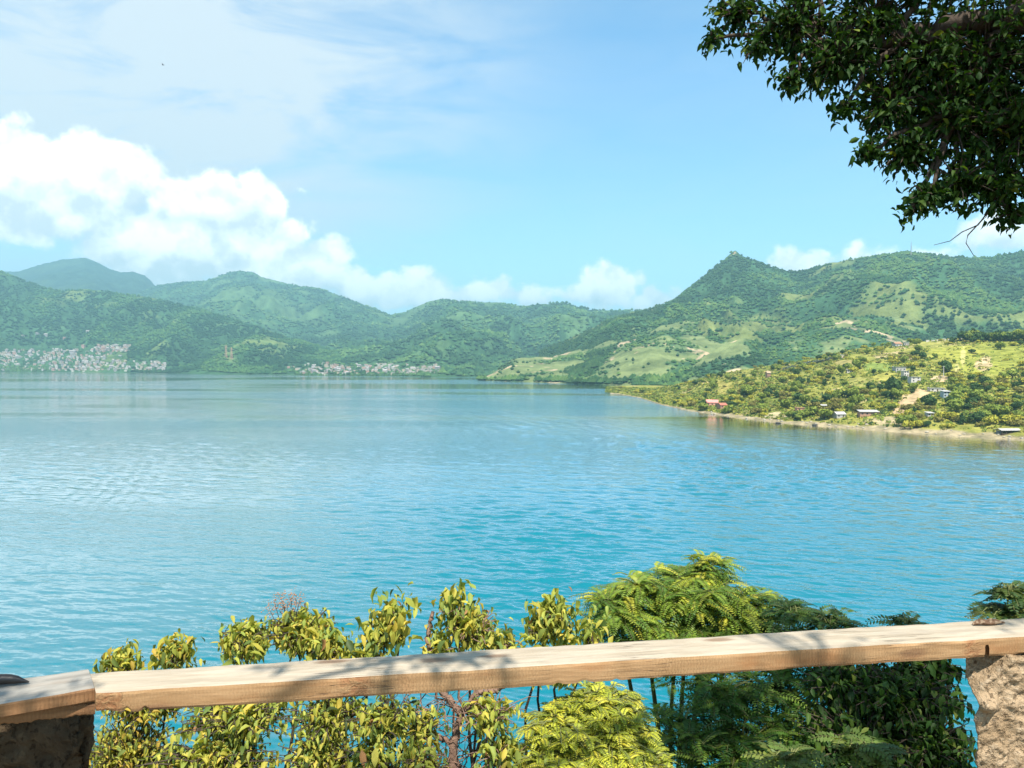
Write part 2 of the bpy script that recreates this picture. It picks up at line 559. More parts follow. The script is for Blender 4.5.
def lz_xy(L, x, y):
    x = np.atleast_1d(np.asarray(x, float)); y = np.atleast_1d(np.asarray(y, float))
    u = x / y
    ys = np.interp(u, L.u, L.ys); yc = np.interp(u, L.u, L.yc)
    return lz(L, u, (y - ys) / (yc - ys))


def hit(L, px, py):
    """where the viewing ray through a pixel meets a terrain layer"""
    u, s = ray(px, py); u = float(u); s = float(s)
    t = np.linspace(0, 1.0, 900)
    P_ = lpos(L, np.full(900, u), t)
    dz_ = CAMZ + s * P_[:, 1] - P_[:, 2]
    k = np.argmax(dz_ <= 0) if (dz_ <= 0).any() else int(np.argmin(dz_))
    return Vector(P_[k])


# icosahedron for far trees
_ph = (1 + 5 ** 0.5) / 2
ICO = np.array([(-1, _ph, 0), (1, _ph, 0), (-1, -_ph, 0), (1, -_ph, 0), (0, -1, _ph), (0, 1, _ph), (0, -1, -_ph), (0, 1, -_ph),
                (_ph, 0, -1), (_ph, 0, 1), (-_ph, 0, -1), (-_ph, 0, 1)], float) / math.hypot(1, _ph)
ICOF = np.array([(0, 11, 5), (0, 5, 1), (0, 1, 7), (0, 7, 10), (0, 10, 11), (1, 5, 9), (5, 11, 4), (11, 10, 2), (10, 7, 6), (7, 1, 8),
                 (3, 9, 4), (3, 4, 2), (3, 2, 6), (3, 6, 8), (3, 8, 9), (4, 9, 5), (2, 4, 11), (6, 2, 10), (8, 6, 7), (9, 8, 1)])


OCT = np.array([(1, 0, 0), (0, 1, 0), (-1, 0, 0), (0, -1, 0), (0, 0, 1), (0, 0, -.6)], float)
OCTF = np.array([(0, 1, 4), (1, 2, 4), (2, 3, 4), (3, 0, 4), (1, 0, 5), (2, 1, 5), (3, 2, 5), (0, 3, 5)])


def wood(name, L, N, size, seed, cols=((0.028, 0.075, 0.032), (0.060, 0.125, 0.045)), keep_open=0.06, tr=(0.02, 1.02), clear=(), octa=True):
    tr = (tr[0], min(tr[1], 1.0))
    r = np.random.default_rng(seed)
    u = r.uniform(L.u[0], L.u[-1], N); t = r.uniform(tr[0], tr[1], N)
    op = lz(L, u, t, L.open)
    k = r.random(N) > op * (1 - keep_open)
    clump = fbm(u * 90, t * 14, seed, 3)
    k &= r.random(N) < sstep(0.28, 0.5, clump) * 0.85 + 0.15
    Pp = lpos(L, u, t)
    for (x0, x1, y0, y1) in clear:
        ua, sa = ray(x0, y1); ub, sb = ray(x1, y0); sl_ = (Pp[:, 2] - CAMZ) / Pp[:, 1]
        k &= ~((u > ua) & (u < ub) & (sl_ > sa) & (sl_ < sb) & (r.random(N) < .93))
    u, t, Pp = u[k], t[k], Pp[k]; N = len(u)
    s = size * r.uniform(0.55, 1.35, N)
    TV, TF = (OCT, OCTF) if octa else (ICO, ICOF); nv_ = len(TV)
    J = TV[None] * r.uniform(0.65, 1.3, (N, nv_, 1))
    V_ = J * s[:, None, None] * np.array([1, 1, 0.9]) + Pp[:, None]
    V_[..., 2] += (s * 0.45)[:, None]
    f = r.random((N, 1)); c = np.array(cols[0]) * (1 - f) + np.array(cols[1]) * f
    # stands of different kinds: dark evergreens here, paler scrub and coffee there; painted relief also darkens gullies, pales ridges
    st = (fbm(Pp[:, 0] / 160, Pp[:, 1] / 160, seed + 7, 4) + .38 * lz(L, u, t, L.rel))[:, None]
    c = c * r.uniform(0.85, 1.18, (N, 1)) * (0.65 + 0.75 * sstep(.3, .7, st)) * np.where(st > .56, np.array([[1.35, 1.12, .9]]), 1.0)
    fc = (TF[None] + nv_ * np.arange(N)[:, None, None]).reshape(-1, 3)
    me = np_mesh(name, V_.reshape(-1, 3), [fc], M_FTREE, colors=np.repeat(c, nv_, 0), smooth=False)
    return link(name, me, kind='stuff', label='distant woodland covering the mountain slopes across the lake', cat='woodland')


# far blue summit
L0 = ridge('mountain', [(-420, 300), (-200, 282), (-60, 276), (20, 271), (42, 264), (60, 260), (85, 257.5), (97, 262), (110, 269), (120, 272.5), (132, 271.5), (144, 275), (151, 281), (158, 289), (240, 310), (320, 330)],
           [(-420, 369), (320, 369)], [(-420, 7900), (320, 7900)], 420, 90, 0.16, 700, 1.0, 3, M_FAR, rough=14,
           forest=(0.026, 0.052, 0.034), grass=(0.04, 0.07, 0.035), grass_amt=0.1, soil_amt=-0.2)
# the long back range
L1 = ridge('mountain_range', [(80, 330), (140, 292), (158, 285), (180, 282), (205, 281), (222, 275), (238, 271), (252, 272), (262, 277), (290, 284), (330, 292), (362, 304), (390, 315),
                              (405, 312), (430, 301), (445, 299), (470, 303), (500, 302.5), (520, 306), (545, 304), (565, 303), (590, 310), (615, 311), (660, 310), (720, 312), (800, 320)],
           [(80, 369.5), (290, 371.5), (345, 374.5), (440, 377), (800, 377)], [(80, 7200), (300, 6500), (420, 5400), (560, 4700), (800, 4400)], 900, 170, 0.42, 640, 1.15, 11, M_FAR,
           rough=10, grass=(0.07, 0.125, 0.05), grass_amt=0.10, soil_amt=-0.4)
# near hill on the left shore
L2 = ridge('hill', [(-420, 240), (-150, 258), (0, 271), (18, 279), (40, 286), (62, 291), (88, 289), (110, 292), (140, 296), (175, 303), (210, 312), (250, 324), (290, 338), (330, 350), (370, 363), (400, 371), (430, 376)],
           [(-420, 371), (0, 371.6), (160, 373), (300, 375), (430, 377)], [(-420, 4300), (60, 4200), (180, 3900), (300, 3500), (430, 3000)], 900, 170, 0.42, 440, 1.05, 23, M_MID,
           rough=8, grass=(0.11, 0.15, 0.05), grass_amt=-0.12, soil_amt=-0.4)
# pointed mountain on the right
L3 = ridge('pointed_mountain', [(540, 352), (575, 336), (605, 322), (630, 313), (650, 309), (672, 302), (690, 290), (700, 280), (712, 269), (722, 261), (729, 255.5), (735, 250.5), (741, 255), (750, 259), (762, 264),
                                (780, 269), (793, 272), (806, 271), (830, 263), (850, 260), (880, 258), (905, 254), (930, 254), (960, 257), (990, 257), (1024, 251), (1100, 240), (1300, 225), (1500, 235)],
           [(540, 381), (640, 386), (1500, 386)], [(540, 2500), (735, 3000), (900, 2700), (1024, 2600), (1500, 2600)], 1000, 220, 0.44, 430, 1.05, 37, M_MID,
           rough=7, grass=(0.13, 0.155, 0.05), grass_amt=0.13, soil_amt=-0.12)
# spurs running down to the lake
GR = dict(grass=(0.135, 0.165, 0.065), soil=(0.36, 0.28, 0.18))
L4 = ridge('spur', [(478, 380), (492, 374), (503, 366), (512, 359), (535, 357), (552, 357), (570, 352), (592, 346), (612, 333), (636, 322), (680, 330), (740, 356), (800, 384)],
           [(478, 380.5), (560, 383), (800, 386)], [(478, 1950), (512, 2050), (640, 2400), (800, 2300)], 420, 90, 0.18, 260, 0.95, 41, M_MID, rough=5, grass_amt=0.72, soil_amt=0.03, **GR)
L5 = ridge('spur', [(566, 384), (575, 376), (590, 369), (606, 357), (622, 346), (640, 338), (660, 326), (700, 318), (740, 322), (800, 350), (860, 386)],
           [(566, 383.5), (640, 386), (860, 387)], [(566, 1700), (640, 1900), (720, 2200), (860, 2100)], 420, 100, 0.20, 220, 0.95, 47, M_MID, rough=5, grass_amt=0.55, soil_amt=0.02, **GR)
L6 = ridge('spur', [(632, 387), (655, 380), (672, 373), (690, 364), (706, 355), (722, 346), (742, 337.5), (756, 341), (766, 349), (790, 338), (815, 330), (850, 318), (900, 312), (960, 330), (1100, 372), (1200, 388)],
           [(632, 386.5), (760, 388), (1200, 389)], [(632, 1480), (742, 1600), (900, 1900), (1200, 1800)], 460, 100, 0.16, 200, 0.95, 59, M_MID, rough=4, grass_amt=0.55, soil_amt=0.02, **GR)
DK = ((0.026, 0.070, 0.024), (0.060, 0.115, 0.036))
wood('woodland', L1, 46000, 9.5, 101, clear=[(286, 440, 363, 376)])
wood('woodland', L2, 52000, 6.6, 102, cols=((0.020, 0.060, 0.024), (0.046, 0.104, 0.036)), clear=[(-60, 60, 348, 362), (-60, 128, 346, 371), (90, 165, 361, 371.5), (284, 420, 364, 376.5)])
wood('woodland', L3, 70000, 5.6, 103, DK, 0.12)
wood('woodland', L4, 3400, 4.6, 104, DK, 0.03)
wood('woodland', L5, 4600, 4.3, 105, DK, 0.03)
wood('woodland', L6, 5600, 4.0, 106, DK, 0.03)
wood('woodland', L5, 700, 7.0, 107, DK, 0.9, (0.01, 0.08))
wood('woodland', L4, 600, 7.0, 108, DK, 0.9, (0.01, 0.08))
wood('woodland', L6, 600, 6.0, 109, DK, 0.9, (0.01, 0.08))

# ------------------------------------------------------------------ headland
FIELDS = [  # px, py, rx, ry, colour: meadows, the ploughed plot, the bare slope and the paths
    (985, 362, 34, 12, (0.23, 0.24, 0.045)), (1010, 352, 40, 10, (0.20, 0.21, 0.04)), (955, 352, 30, 7, (0.24, 0.24, 0.045)), (878, 367, 14, 4.5, (0.17, 0.215, 0.05)),
    (885, 378, 12, 5, (0.27, 0.25, 0.06)), (862, 382, 14, 4, (0.22, 0.21, 0.06)), (845, 363, 12, 3, (0.26, 0.22, 0.08)), (725, 388, 9, 6, (0.25, 0.22, 0.06)), (860, 357, 12, 3, (0.22, 0.22, 0.05)), (930, 345, 20, 3, (0.24, 0.23, 0.06)),
    (984, 364.5, 8, 8, (0.40, 0.30, 0.17)), (909, 401, 9, 7, (0.36, 0.26, 0.15)), (900, 409, 7, 9, (0.36, 0.26, 0.15)), (920, 394, 8, 5, (0.38, 0.28, 0.16)), (940, 379, 9, 4, (0.38, 0.28, 0.17)),
    (890, 421, 24, 4, (0.36, 0.29, 0.17)), (963, 357, 2.5, 9, (0.37, 0.33, 0.12)), (957, 368, 2.2, 6, (0.37, 0.33, 0.12)), (778, 415, 14, 3, (0.33, 0.28, 0.16))]
f_u, f_s = ray(np.array([f[0] for f in FIELDS], float), np.array([f[1] for f in FIELDS], float))


def paint_head(L, C):
    u = L.X / L.Y; s = (L.Z - CAMZ) / L.Y
    opn = np.zeros_like(u)
    wob = (fbm(L.X / 9, L.Y / 9, 77, 3) - 0.5) * 0.8
    for (px, py, rx, ry, c), fu, fs in zip(FIELDS, f_u, f_s):
        d = np.sqrt(((u - fu) / (rx / F)) ** 2 + ((s - fs) / (ry / F)) ** 2)
        k = sstep(1.15, 0.85, d + wob)
        C = C * (1 - k[..., None]) + np.array(c) * k[..., None]
        opn = np.maximum(opn, k)
    beach = sstep(0.055, 0.03, L.tn + (fbm(L.X / 14, L.Y / 14, 79, 3) - 0.5) * 0.03) if hasattr(L, 'tn') else 0
    y0 = L.Y - L.ys[:, None]
    beach = sstep(9.0, 5.0, y0 + (fbm(L.X / 11, L.Y / 11, 79, 3) - 0.5) * 9)
    bc = np.array((0.26, 0.215, 0.135)) * (0.7 + 0.6 * fbm(L.X / 2.5, L.Y / 2.5, 80, 3))[..., None]
    C = C * (1 - beach[..., None]) + bc * beach[..., None]
    L.fields = opn; L.beach = beach
    L.open = np.maximum(opn, beach)
    return C


HSHORE = [(610, 393.6), (618, 394.2), (640, 398), (662, 405), (690, 411), (720, 415), (750, 419), (780, 422.5), (810, 425), (850, 428), (900, 432), (950, 435.5), (1000, 438.5), (1024, 440), (1150, 452), (1400, 480)]
LH = ridge('headland', [(610, 393.4), (622, 392.4), (642, 389.6), (670, 386), (700, 379), (730, 372), (760, 367), (800, 361), (830, 354), (860, 348), (900, 343.5), (940, 339.5), (970, 338), (1024, 337.5), (1150, 331), (1400, 320)],
           HSHORE, [(610, 1085), (640, 1080), (700, 900), (800, 820), (900, 780), (1024, 720), (1400, 560)], 900, 260, 0.10, 120, 0.9, 71, M_HEAD,
           forest=(0.115, 0.135, 0.032), grass=(0.21, 0.205, 0.048), soil=(0.30, 0.24, 0.12), grass_amt=0.75, soil_amt=0.02, rough=1.2, paint=paint_head, back=0.6)


def leafball(N, seed, lobes, size, cols, trunk_h, tilt=0.5):
    """a small tree: leaf-sized faces spread through several lobes, and a trunk with limbs; one mesh"""
    r = np.random.default_rng(seed)
    Vs, Cs = [], []
    w = np.array([l[3] ** 2 for l in lobes]); w /= w.sum()
    k = r.choice(len(lobes), N, p=w)
    ctr = np.array([l[:3] for l in lobes])[k]; rad = np.array([l[3] for l in lobes])[k]
    d = r.normal(size=(N, 3)); d /= np.linalg.norm(d, axis=1, keepdims=True)
    rr = r.uniform(0.62, 1.06, N) ** 0.7
    Pc = ctr + d * (rad * rr)[:, None] * np.array([1, 1, 0.8])
    nrm = d + r.normal(size=(N, 3)) * tilt; nrm /= np.linalg.norm(nrm, axis=1, keepdims=True)
    a = np.cross(nrm, r.normal(size=(N, 3))); a /= np.linalg.norm(a, axis=1, keepdims=True)
    b = np.cross(nrm, a)
    s = size * r.uniform(0.6, 1.4, N)
    q = np.stack([a * s[:, None], b * s[:, None] * 0.8, -a * s[:, None], -b * s[:, None] * 0.8], 1)
    q += (r.normal(size=q.shape) * 0.25) * s[:, None, None]
    V_ = (Pc[:, None] + q).reshape(-1, 3)
    f = r.random((N, 1)); c = np.array(cols[0]) * (1 - f) + np.array(cols[1]) * f
    c = np.repeat(c, 4, 0)
    fq = np.arange(4 * N).reshape(-1, 4)
    lines = [([(0, 0, -0.5), (0.03, 0.02, trunk_h * 0.5), (0.0, 0.05, trunk_h)], [0.10, 0.08, 0.06])]
    for l in lobes[:5]:
        lines.append(([(0, 0.05, trunk_h * 0.8), tuple((np.array((0, 0.05, trunk_h)) + np.array(l[:3])) / 2), tuple(l[:3])], [0.05, 0.035, 0.015]))
    tv, tf = tubes(lines, 5)
    V_ = np.concatenate([V_, tv]); C_ = np.concatenate([c, np.tile((0.1, 0.08, 0.06), (len(tv), 1))])
    return V_, fq, tf + 4 * N, C_


def tree_mesh(name, *a, **k):
    V_, fq, tf, C_ = leafball(*a, **k)
    return np_mesh(name, V_, [fq, tf], [M_HTREE, M_BARK], [0, 1], C_)


def lobes_round(seed, n=6):
    r = np.random.default_rng(seed)
    return [(r.uniform(-.5, .5), r.uniform(-.5, .5), r.uniform(.55, 1.05), r.uniform(.34, .52)) for _ in range(n)]


def lobes_low(seed, n=6):
    r = np.random.default_rng(seed)
    return [(r.uniform(-.7, .7), r.uniform(-.7, .7), r.uniform(.28, .5), r.uniform(.28, .42)) for _ in range(n)]


def lobes_tall(seed):
    r = np.random.default_rng(seed)
    return [(r.uniform(-.2, .2), r.uniform(-.2, .2), z, w) for z, w in ((.5, .34), (.85, .4), (1.2, .36), (1.55, .28), (1.85, .18))]


G_DARK = ((0.035, 0.072, 0.018), (0.070, 0.120, 0.028))
G_MID = ((0.140, 0.200, 0.030), (0.235, 0.270, 0.042))
G_YEL = ((0.30, 0.31, 0.038), (0.42, 0.37, 0.050))
G_OLI = ((0.165, 0.160, 0.038), (0.245, 0.210, 0.050))
G_GREY = ((0.13, 0.16, 0.11), (0.20, 0.22, 0.16))
KINDS = {
    'dark': ('broadleaf_tree', 'tree', [tree_mesh('dark_tree', 620, 200 + i, lobes_round(200 + i, 7), 0.13, G_DARK, 0.6) for i in range(3)]),
    'mid': ('broadleaf_tree', 'tree', [tree_mesh('green_tree', 620, 210 + i, lobes_round(210 + i, 7), 0.13, G_MID, 0.6) for i in range(4)]),
    'yellow': ('bush', 'bush', [tree_mesh('yellow_bush', 480, 220 + i, lobes_low(220 + i, 7), 0.12, G_YEL, 0.25) for i in range(3)]),
    'olive': ('bush', 'bush', [tree_mesh('olive_bush', 480, 230 + i, lobes_low(230 + i, 7), 0.12, G_OLI, 0.25) for i in range(3)]),
    'tall': ('slender_tree', 'tree', [tree_mesh('tall_tree', 520, 240 + i, lobes_tall(240 + i), 0.12, G_DARK, 0.5) for i in range(2)]),
    'grey': ('grey_bush', 'bush', [tree_mesh('grey_bush', 420, 250, lobes_low(250, 7), 0.12, G_GREY, 0.2)]),
}


def plant(kind, pos, size, label, group, r):
    name, cat, ms = KINDS[kind]
    o = bpy.data.objects.new(name, ms[r.integers(len(ms))]); COL.objects.link(o)
    o.location = pos; o.rotation_euler = (0, 0, r.uniform(0, 6.28))
    o.scale = (size * r.uniform(.85, 1.2), size * r.uniform(.85, 1.2), size * r.uniform(.8, 1.15))
    return tag(o, label, cat, group)


rt = np.random.default_rng(55)
LAB = {('dark', 0): 'dark green rounded tree standing by the shoreline of the sunny headland',
       ('dark', 1): 'dark green rounded tree on the middle slope of the sunny headland',
       ('dark', 2): 'dark green rounded tree along the crest of the sunny headland',
       ('mid', 0): 'fresh green tree standing by the shoreline of the sunny headland',
       ('mid', 1): 'fresh green tree on the middle slope of the sunny headland',
       ('mid', 2): 'fresh green tree along the crest of the sunny headland',
       ('yellow', 0): 'low yellow-green bush above the beach of the headland',
       ('yellow', 1): 'low yellow-green bush on the middle slope of the headland',
       ('yellow', 2): 'low yellow-green bush along the crest of the headland',
       ('olive', 0): 'low olive-brown bush above the beach of the headland',
       ('olive', 1): 'low olive-brown bush on the middle slope of the headland',
       ('olive', 2): 'low olive-brown bush along the crest of the headland',
       ('tall', 1): 'slender dark tree rising from the headland slope', ('tall', 0): 'slender dark tree rising near the headland shore', ('tall', 2): 'slender dark tree on the headland skyline'}
HOUSE_PX = [(715, 402), (768, 375), (900, 368), (913, 378), (938, 389), (929, 414), (868, 411), (841, 415), (1008, 426), (898, 344), (800, 408), (943, 372), (945, 394)]
placed = []
tries = 0
n_tree = {'broadleaf_tree': 0, 'bush': 0, 'slender_tree': 0}
while len(placed) < 548 and tries < 9000:
    tries += 1
    px = rt.uniform(610, 1075) if rt.random() < .25 else rt.uniform(690, 1060)
    u0 = float(ray(px, 390)[0])
    t0 = rt.uniform(0.02, 1.0) ** 1.25
    arr_u, arr_t = np.array([u0]), np.array([t0])
    if lz(LH, arr_u, arr_t, LH.fields)[0] > 0.35 and rt.random() > 0.06: continue
    pos = lpos(LH, arr_u, arr_t)[0]
    if pos[1] - np.interp(u0, LH.u, LH.ys) < 8: continue
    s_ = (pos[2] - CAMZ) / pos[1]
    # image-plane point, only used to keep doorways and house fronts clear of bushes
    py = 364.5 - s_ * F
    if any(abs(px - a) < 9 and -3 < py - b_ < 9 for a, b_ in HOUSE_PX): continue
    dens_ = fbm(arr_u * 60, arr_t * 6, 90, 3)[0]
    if rt.random() > sstep(0.25, 0.55, dens_) * 0.8 + 0.2: continue
    zone = 0 if t0 < 0.16 else (2 if t0 > 0.8 else 1)
    q = rt.random()
    kind = 'dark' if q < .17 else 'mid' if q < .47 else 'yellow' if q < .74 else 'olive' if q < .97 else 'tall'
    nm = KINDS[kind][0]
    if n_tree[nm] >= 280: continue
    n_tree[nm] += 1
    sz = {'dark': 4.0, 'mid': 4.2, 'yellow': 4.4, 'olive': 4.0, 'tall': 3.0}[kind] * rt.uniform(.5, 1.3) * (1.15 if zone == 0 else 1.0 if zone == 1 else .8)
    plant(kind, pos, sz, LAB[(kind, zone)], LAB[(kind, zone)].replace('rounded tree', 'trees').replace(' tree ', ' trees ').replace(' bush ', ' bushes '), rt)
    placed.append(pos)
for (kind, px, py, sz, lab) in [('dark', 891, 396, 8.5, 'biggest dark round tree, left of the bare slope on the headland'),
                                ('tall', 974, 341, 7.2, 'tallest dark tree clump on the headland crest'),
                                ('dark', 946, 372, 5.2, 'dark tree beside the white pole on the headland')]:
    plant(kind, hit(LH, px, py), sz, lab, None, rt)
for i in range(22):
    px = 965 + i * 3.2 + rt.uniform(-1, 1)
    plant('dark' if rt.random() < .7 else 'mid', hit(LH, px, 341), rt.uniform(3.8, 7.5), 'dark tree in the row at the right end of the headland crest', 'trees in the row along the headland crest', rt)
for i in range(12):
    px = 786 + i * 4.2
    plant('grey', hit(LH, px, 369.5 - i * 0.9), rt.uniform(3.0, 4.2), 'grey-green bush in the pale row below the headland crest', 'row of grey-green bushes', rt)


# low scrub and weeds between the trees
def scrub(N, seed):
    r = np.random.default_rng(seed)
    u = r.uniform(float(ray(606, 390)[0]), float(ray(1120, 390)[0]), N); t = r.uniform(0.0, 1.0, N) ** 1.15
    P_ = lpos(LH, u, t)
    opn = lz(LH, u, t, LH.fields)
    beach = (P_[:, 1] - np.interp(u, LH.u, LH.ys)) < 7
    k = (r.random(N) > opn * 0.86) & ~beach & (r.random(N) < .2 + .8 * sstep(.25, .6, fbm(P_[:, 0] / 25, P_[:, 1] / 25, 4, 3)))
    P_ = P_[k]; N = len(P_)
    s = r.uniform(0.35, 1.35, N) ** 1.3
    M = 9
    d = r.normal(size=(N, M, 3)); d /= np.linalg.norm(d, axis=2, keepdims=True); d[..., 2] = np.abs(d[..., 2])
    c = P_[:, None] + d * s[:, None, None] * np.array([1.2, 1.2, 0.9])
    nn = d + r.normal(size=d.shape) * 0.5; nn /= np.linalg.norm(nn, axis=2, keepdims=True)
    a = np.cross(nn, r.normal(size=d.shape)); a /= np.linalg.norm(a, axis=2, keepdims=True); b = np.cross(nn, a)
    ls = s[:, None, None] * 0.55
    V_ = np.stack([c + a * ls, c + b * ls, c - a * ls, c - b * ls], 2).reshape(-1, 3)
    pal = np.array([(0.13, 0.185, 0.03), (0.21, 0.25, 0.04), (0.31, 0.30, 0.048), (0.17, 0.155, 0.042), (0.045, 0.08, 0.022)])
    cc = pal[r.choice(5, N, p=[.27, .25, .20, .14, .14])] * r.uniform(.8, 1.2, (N, 1))
    cc = np.repeat(cc, M * 4, 0)
    me = np_mesh('scrub', V_, [np.arange(len(V_)).reshape(-1, 4)], M_HTREE, colors=cc)
    link('scrub', me, kind='stuff', label='low green and yellow scrub covering the headland between its trees', cat='scrub')


scrub(27000, 8)

# shoreline stones
M_STONE = mat_simple('shore_stone', (0.33, 0.29, 0.22), 0.9, 0.35, 0.8, 0.3, 1.5)
M_DKSTONE = mat_simple('wet_stone', (0.05, 0.045, 0.04), 0.7, 0.3, 0.8, 0.2, 1.5)


def stone_mesh(name, seed, mat):
    r = np.random.default_rng(seed)
    import bmesh
    bm = bmesh.new(); bmesh.ops.create_icosphere(bm, subdivisions=2, radius=1)
    for v in bm.verts:
        c = np.array(v.co)
        k = 1 + 0.5 * (fbm(np.array([c[0] * 1.7 + seed]), np.array([c[1] * 1.7 + c[2] * 2.3]), seed, 3)[0] - 0.5) * 1.3
        v.co = v.co * k; v.co.z *= 0.6
    me = bpy.data.meshes.new(name); bm.to_mesh(me); bm.free(); me.materials.append(mat)
    return me


SM = [stone_mesh('boulder', 300 + i, M_STONE) for i in range(3)]
for i in range(70):
    px = rt.uniform(640, 1040)
    hs_ = np.array(HSHORE); py = np.interp(px, hs_[:, 0], hs_[:, 1])
    p_ = onz(px, py - rt.uniform(-.2, 1.2), 0.0)
    o = link('boulder', SM[i % 3], None, 'pale boulder on the beach of the headland', 'boulder', 'pale boulders along the headland beach')
    o.location = (p_.x, p_.y, float(lz_xy(LH, p_.x, p_.y)[0]) + 0.1); s_ = rt.uniform(.3, 1.1); o.scale = (s_ * 1.3, s_, s_); o.rotation_euler = (0, 0, rt.uniform(0, 6))
DS = stone_mesh('boulder', 333, M_DKSTONE)
for px, py, s_, lab in ((778, 423.5, 1.8, 'long dark wet boulder in the shallows left of its black neighbour'), (815, 425.6, 2.0, 'blackest boulder at the water edge below the low houses')):
    p_ = onz(px, py, 0.0); o = link('boulder', DS, None, lab, 'boulder'); o.location = (p_.x, p_.y, .35); o.scale = (s_, s_ * .8, s_ * .7)


# ------------------------------------------------------------------ houses
def wallmat(name, c): return mat_simple(name, c, 0.85, 0.12, 0.6, 0.02, 6)


M_WHITE = wallmat('white_plaster', (0.46, 0.43, 0.39)); M_CREAM = wallmat('cream_plaster', (0.60, 0.50, 0.36)); M_PINK = wallmat('pink_plaster', (0.52, 0.25, 0.19))
M_GREYW = wallmat('grey_block', (0.34, 0.33, 0.31)); M_BRICK = wallmat('brick_wall', (0.33, 0.19, 0.13)); M_BLUEW = wallmat('pale_blue_plaster', (0.30, 0.36, 0.39))
M_TIN = mat_simple('tin_roof', (0.38, 0.36, 0.33), 0.5, 0.25, 0.5, 0.0, 5, 0.4); M_RED = mat_simple('red_roof', (0.36, 0.12, 0.08), 0.7, 0.25, 0.6); M_PINKR = mat_simple('faded_red_roof', (0.56, 0.23, 0.19), 0.7, 0.25, 0.6)
M_RUST = mat_simple('rusty_roof', (0.33, 0.18, 0.11), 0.8, 0.35, 0.7); M_THATCH = mat_simple('thatch', (0.33, 0.25, 0.16), 0.95, 0.3, 2, 0.1, 8)
M_DARK = mat_simple('dark_opening', (0.03, 0.035, 0.04), 0.3, 0.1, 1); M_DWOOD = mat_simple('dark_timber', (0.09, 0.06, 0.04), 0.85, 0.3, 3)
M_CONC = mat_simple('concrete', (0.42, 0.39, 0.34), 0.9, 0.2, 1.0, 0.02, 6)


def meshbox(name, bl, mat, parent=None, label=None):
    v, f = boxes(bl)
    return link(name, np_mesh(name, v, [f], mat, smooth=False), parent, label)


def gable(w, d, z, h, over=0.5, th=0.18):
    x, y = w / 2 + over, d / 2 + over
    lo = z - h * over / (d / 2)
    V_ = np.array([(-x, -y, lo), (x, -y, lo), (x, 0, z + h), (-x, 0, z + h), (x, y, lo), (-x, y, lo),
                   (-x, -y, lo + th), (x, -y, lo + th), (x, 0, z + h + th), (-x, 0, z + h + th), (x, y, lo + th), (-x, y, lo + th)], float)
    return V_, [np.array([(0, 3, 2, 1), (3, 5, 4, 2), (6, 7, 8, 9), (9, 8, 10, 11), (0, 1, 7, 6), (4, 5, 11, 10), (1, 2, 8, 7), (2, 4, 10, 8), (3, 0, 6, 9), (5, 3, 9, 11)])]


def walls_gable(w, d, z, h, base=-3.0):
    x, y = w / 2, d / 2
    V_ = np.array([(-x, -y, base), (x, -y, base), (x, y, base), (-x, y, base), (-x, -y, z), (x, -y, z), (x, y, z), (-x, y, z), (-x, 0, z + h - .02), (x, 0, z + h - .02)], float)
    return V_, [np.array([(0, 1, 5, 4), (2, 3, 7, 6)]), np.array([(1, 2, 6, 9, 5), (3, 0, 4, 8, 7)])]


def house(name, px, py, w, d, z, roof, wall, rmat, label, rot=0.0, storeys=1, L=None, cat='house', rise=1.6):
    pos = hit(L or LH, px, py)
    root = empty(name, pos, label, cat, None, rot); root.scale = (.86, .86, .86)
    if roof == 'gable':
        v, f = walls_gable(w, d, z, rise); link('wall', np_mesh('wall', v, f, wall, smooth=False), root)
        v, f = gable(w, d, z, rise); link('roof', np_mesh('roof', v, f, rmat, smooth=False), root)
    elif roof == 'flat':
        meshbox('wall', [(-w / 2, -d / 2, -3, w / 2, d / 2, z)], wall, root)
        meshbox('roof', [(-w / 2 - .35, -d / 2 - .5, z + .003, w / 2 + .35, d / 2 + .35, z + .28), (-w / 2, d / 2 - .6, z + .283, -w / 2 + .9, d / 2 - .1, z + .9)], rmat, root)
    else:  # single pitch of corrugated sheet
        meshbox('wall', [(-w / 2, -d / 2, -3, w / 2, d / 2, z)], wall, root)
        o = meshbox('roof', [(-w / 2 - .5, -d / 2 - .9, 0, w / 2 + .5, d / 2 + .6, .16)], rmat, root); o.location = (0, 0, z + .45); o.rotation_euler = (R(9), 0, 0)
    nw = max(2, int(w / 3.2))
    for s in range(storeys):
        zb = 0.95 + s * (z / storeys)
        for i in range(nw):
            x = -w / 2 + w * (i + .5) / nw
            if s == 0 and i == nw // 2:
                meshbox('door', [(x - .5, -d / 2 - .05, 0, x + .5, -d / 2 + .05, 2.1)], M_DWOOD, root); continue
            fr = meshbox('window', [(x - .65, -d / 2 - .06, zb - .05, x + .65, -d / 2 + .04, zb), (x - .65, -d / 2 - .06, zb + 1.15, x + .65, -d / 2 + .04, zb + 1.2),
                                    (x - .65, -d / 2 - .06, zb + .003, x - .58, -d / 2 + .04, zb + 1.147), (x + .58, -d / 2 - .06, zb + .003, x + .65, -d / 2 + .04, zb + 1.147)], M_DWOOD, root)
            meshbox('pane', [(x - .575, -d / 2 - .03, zb + .004, x + .575, -d / 2 + .02, zb + 1.146)], M_DARK, fr)
    return root


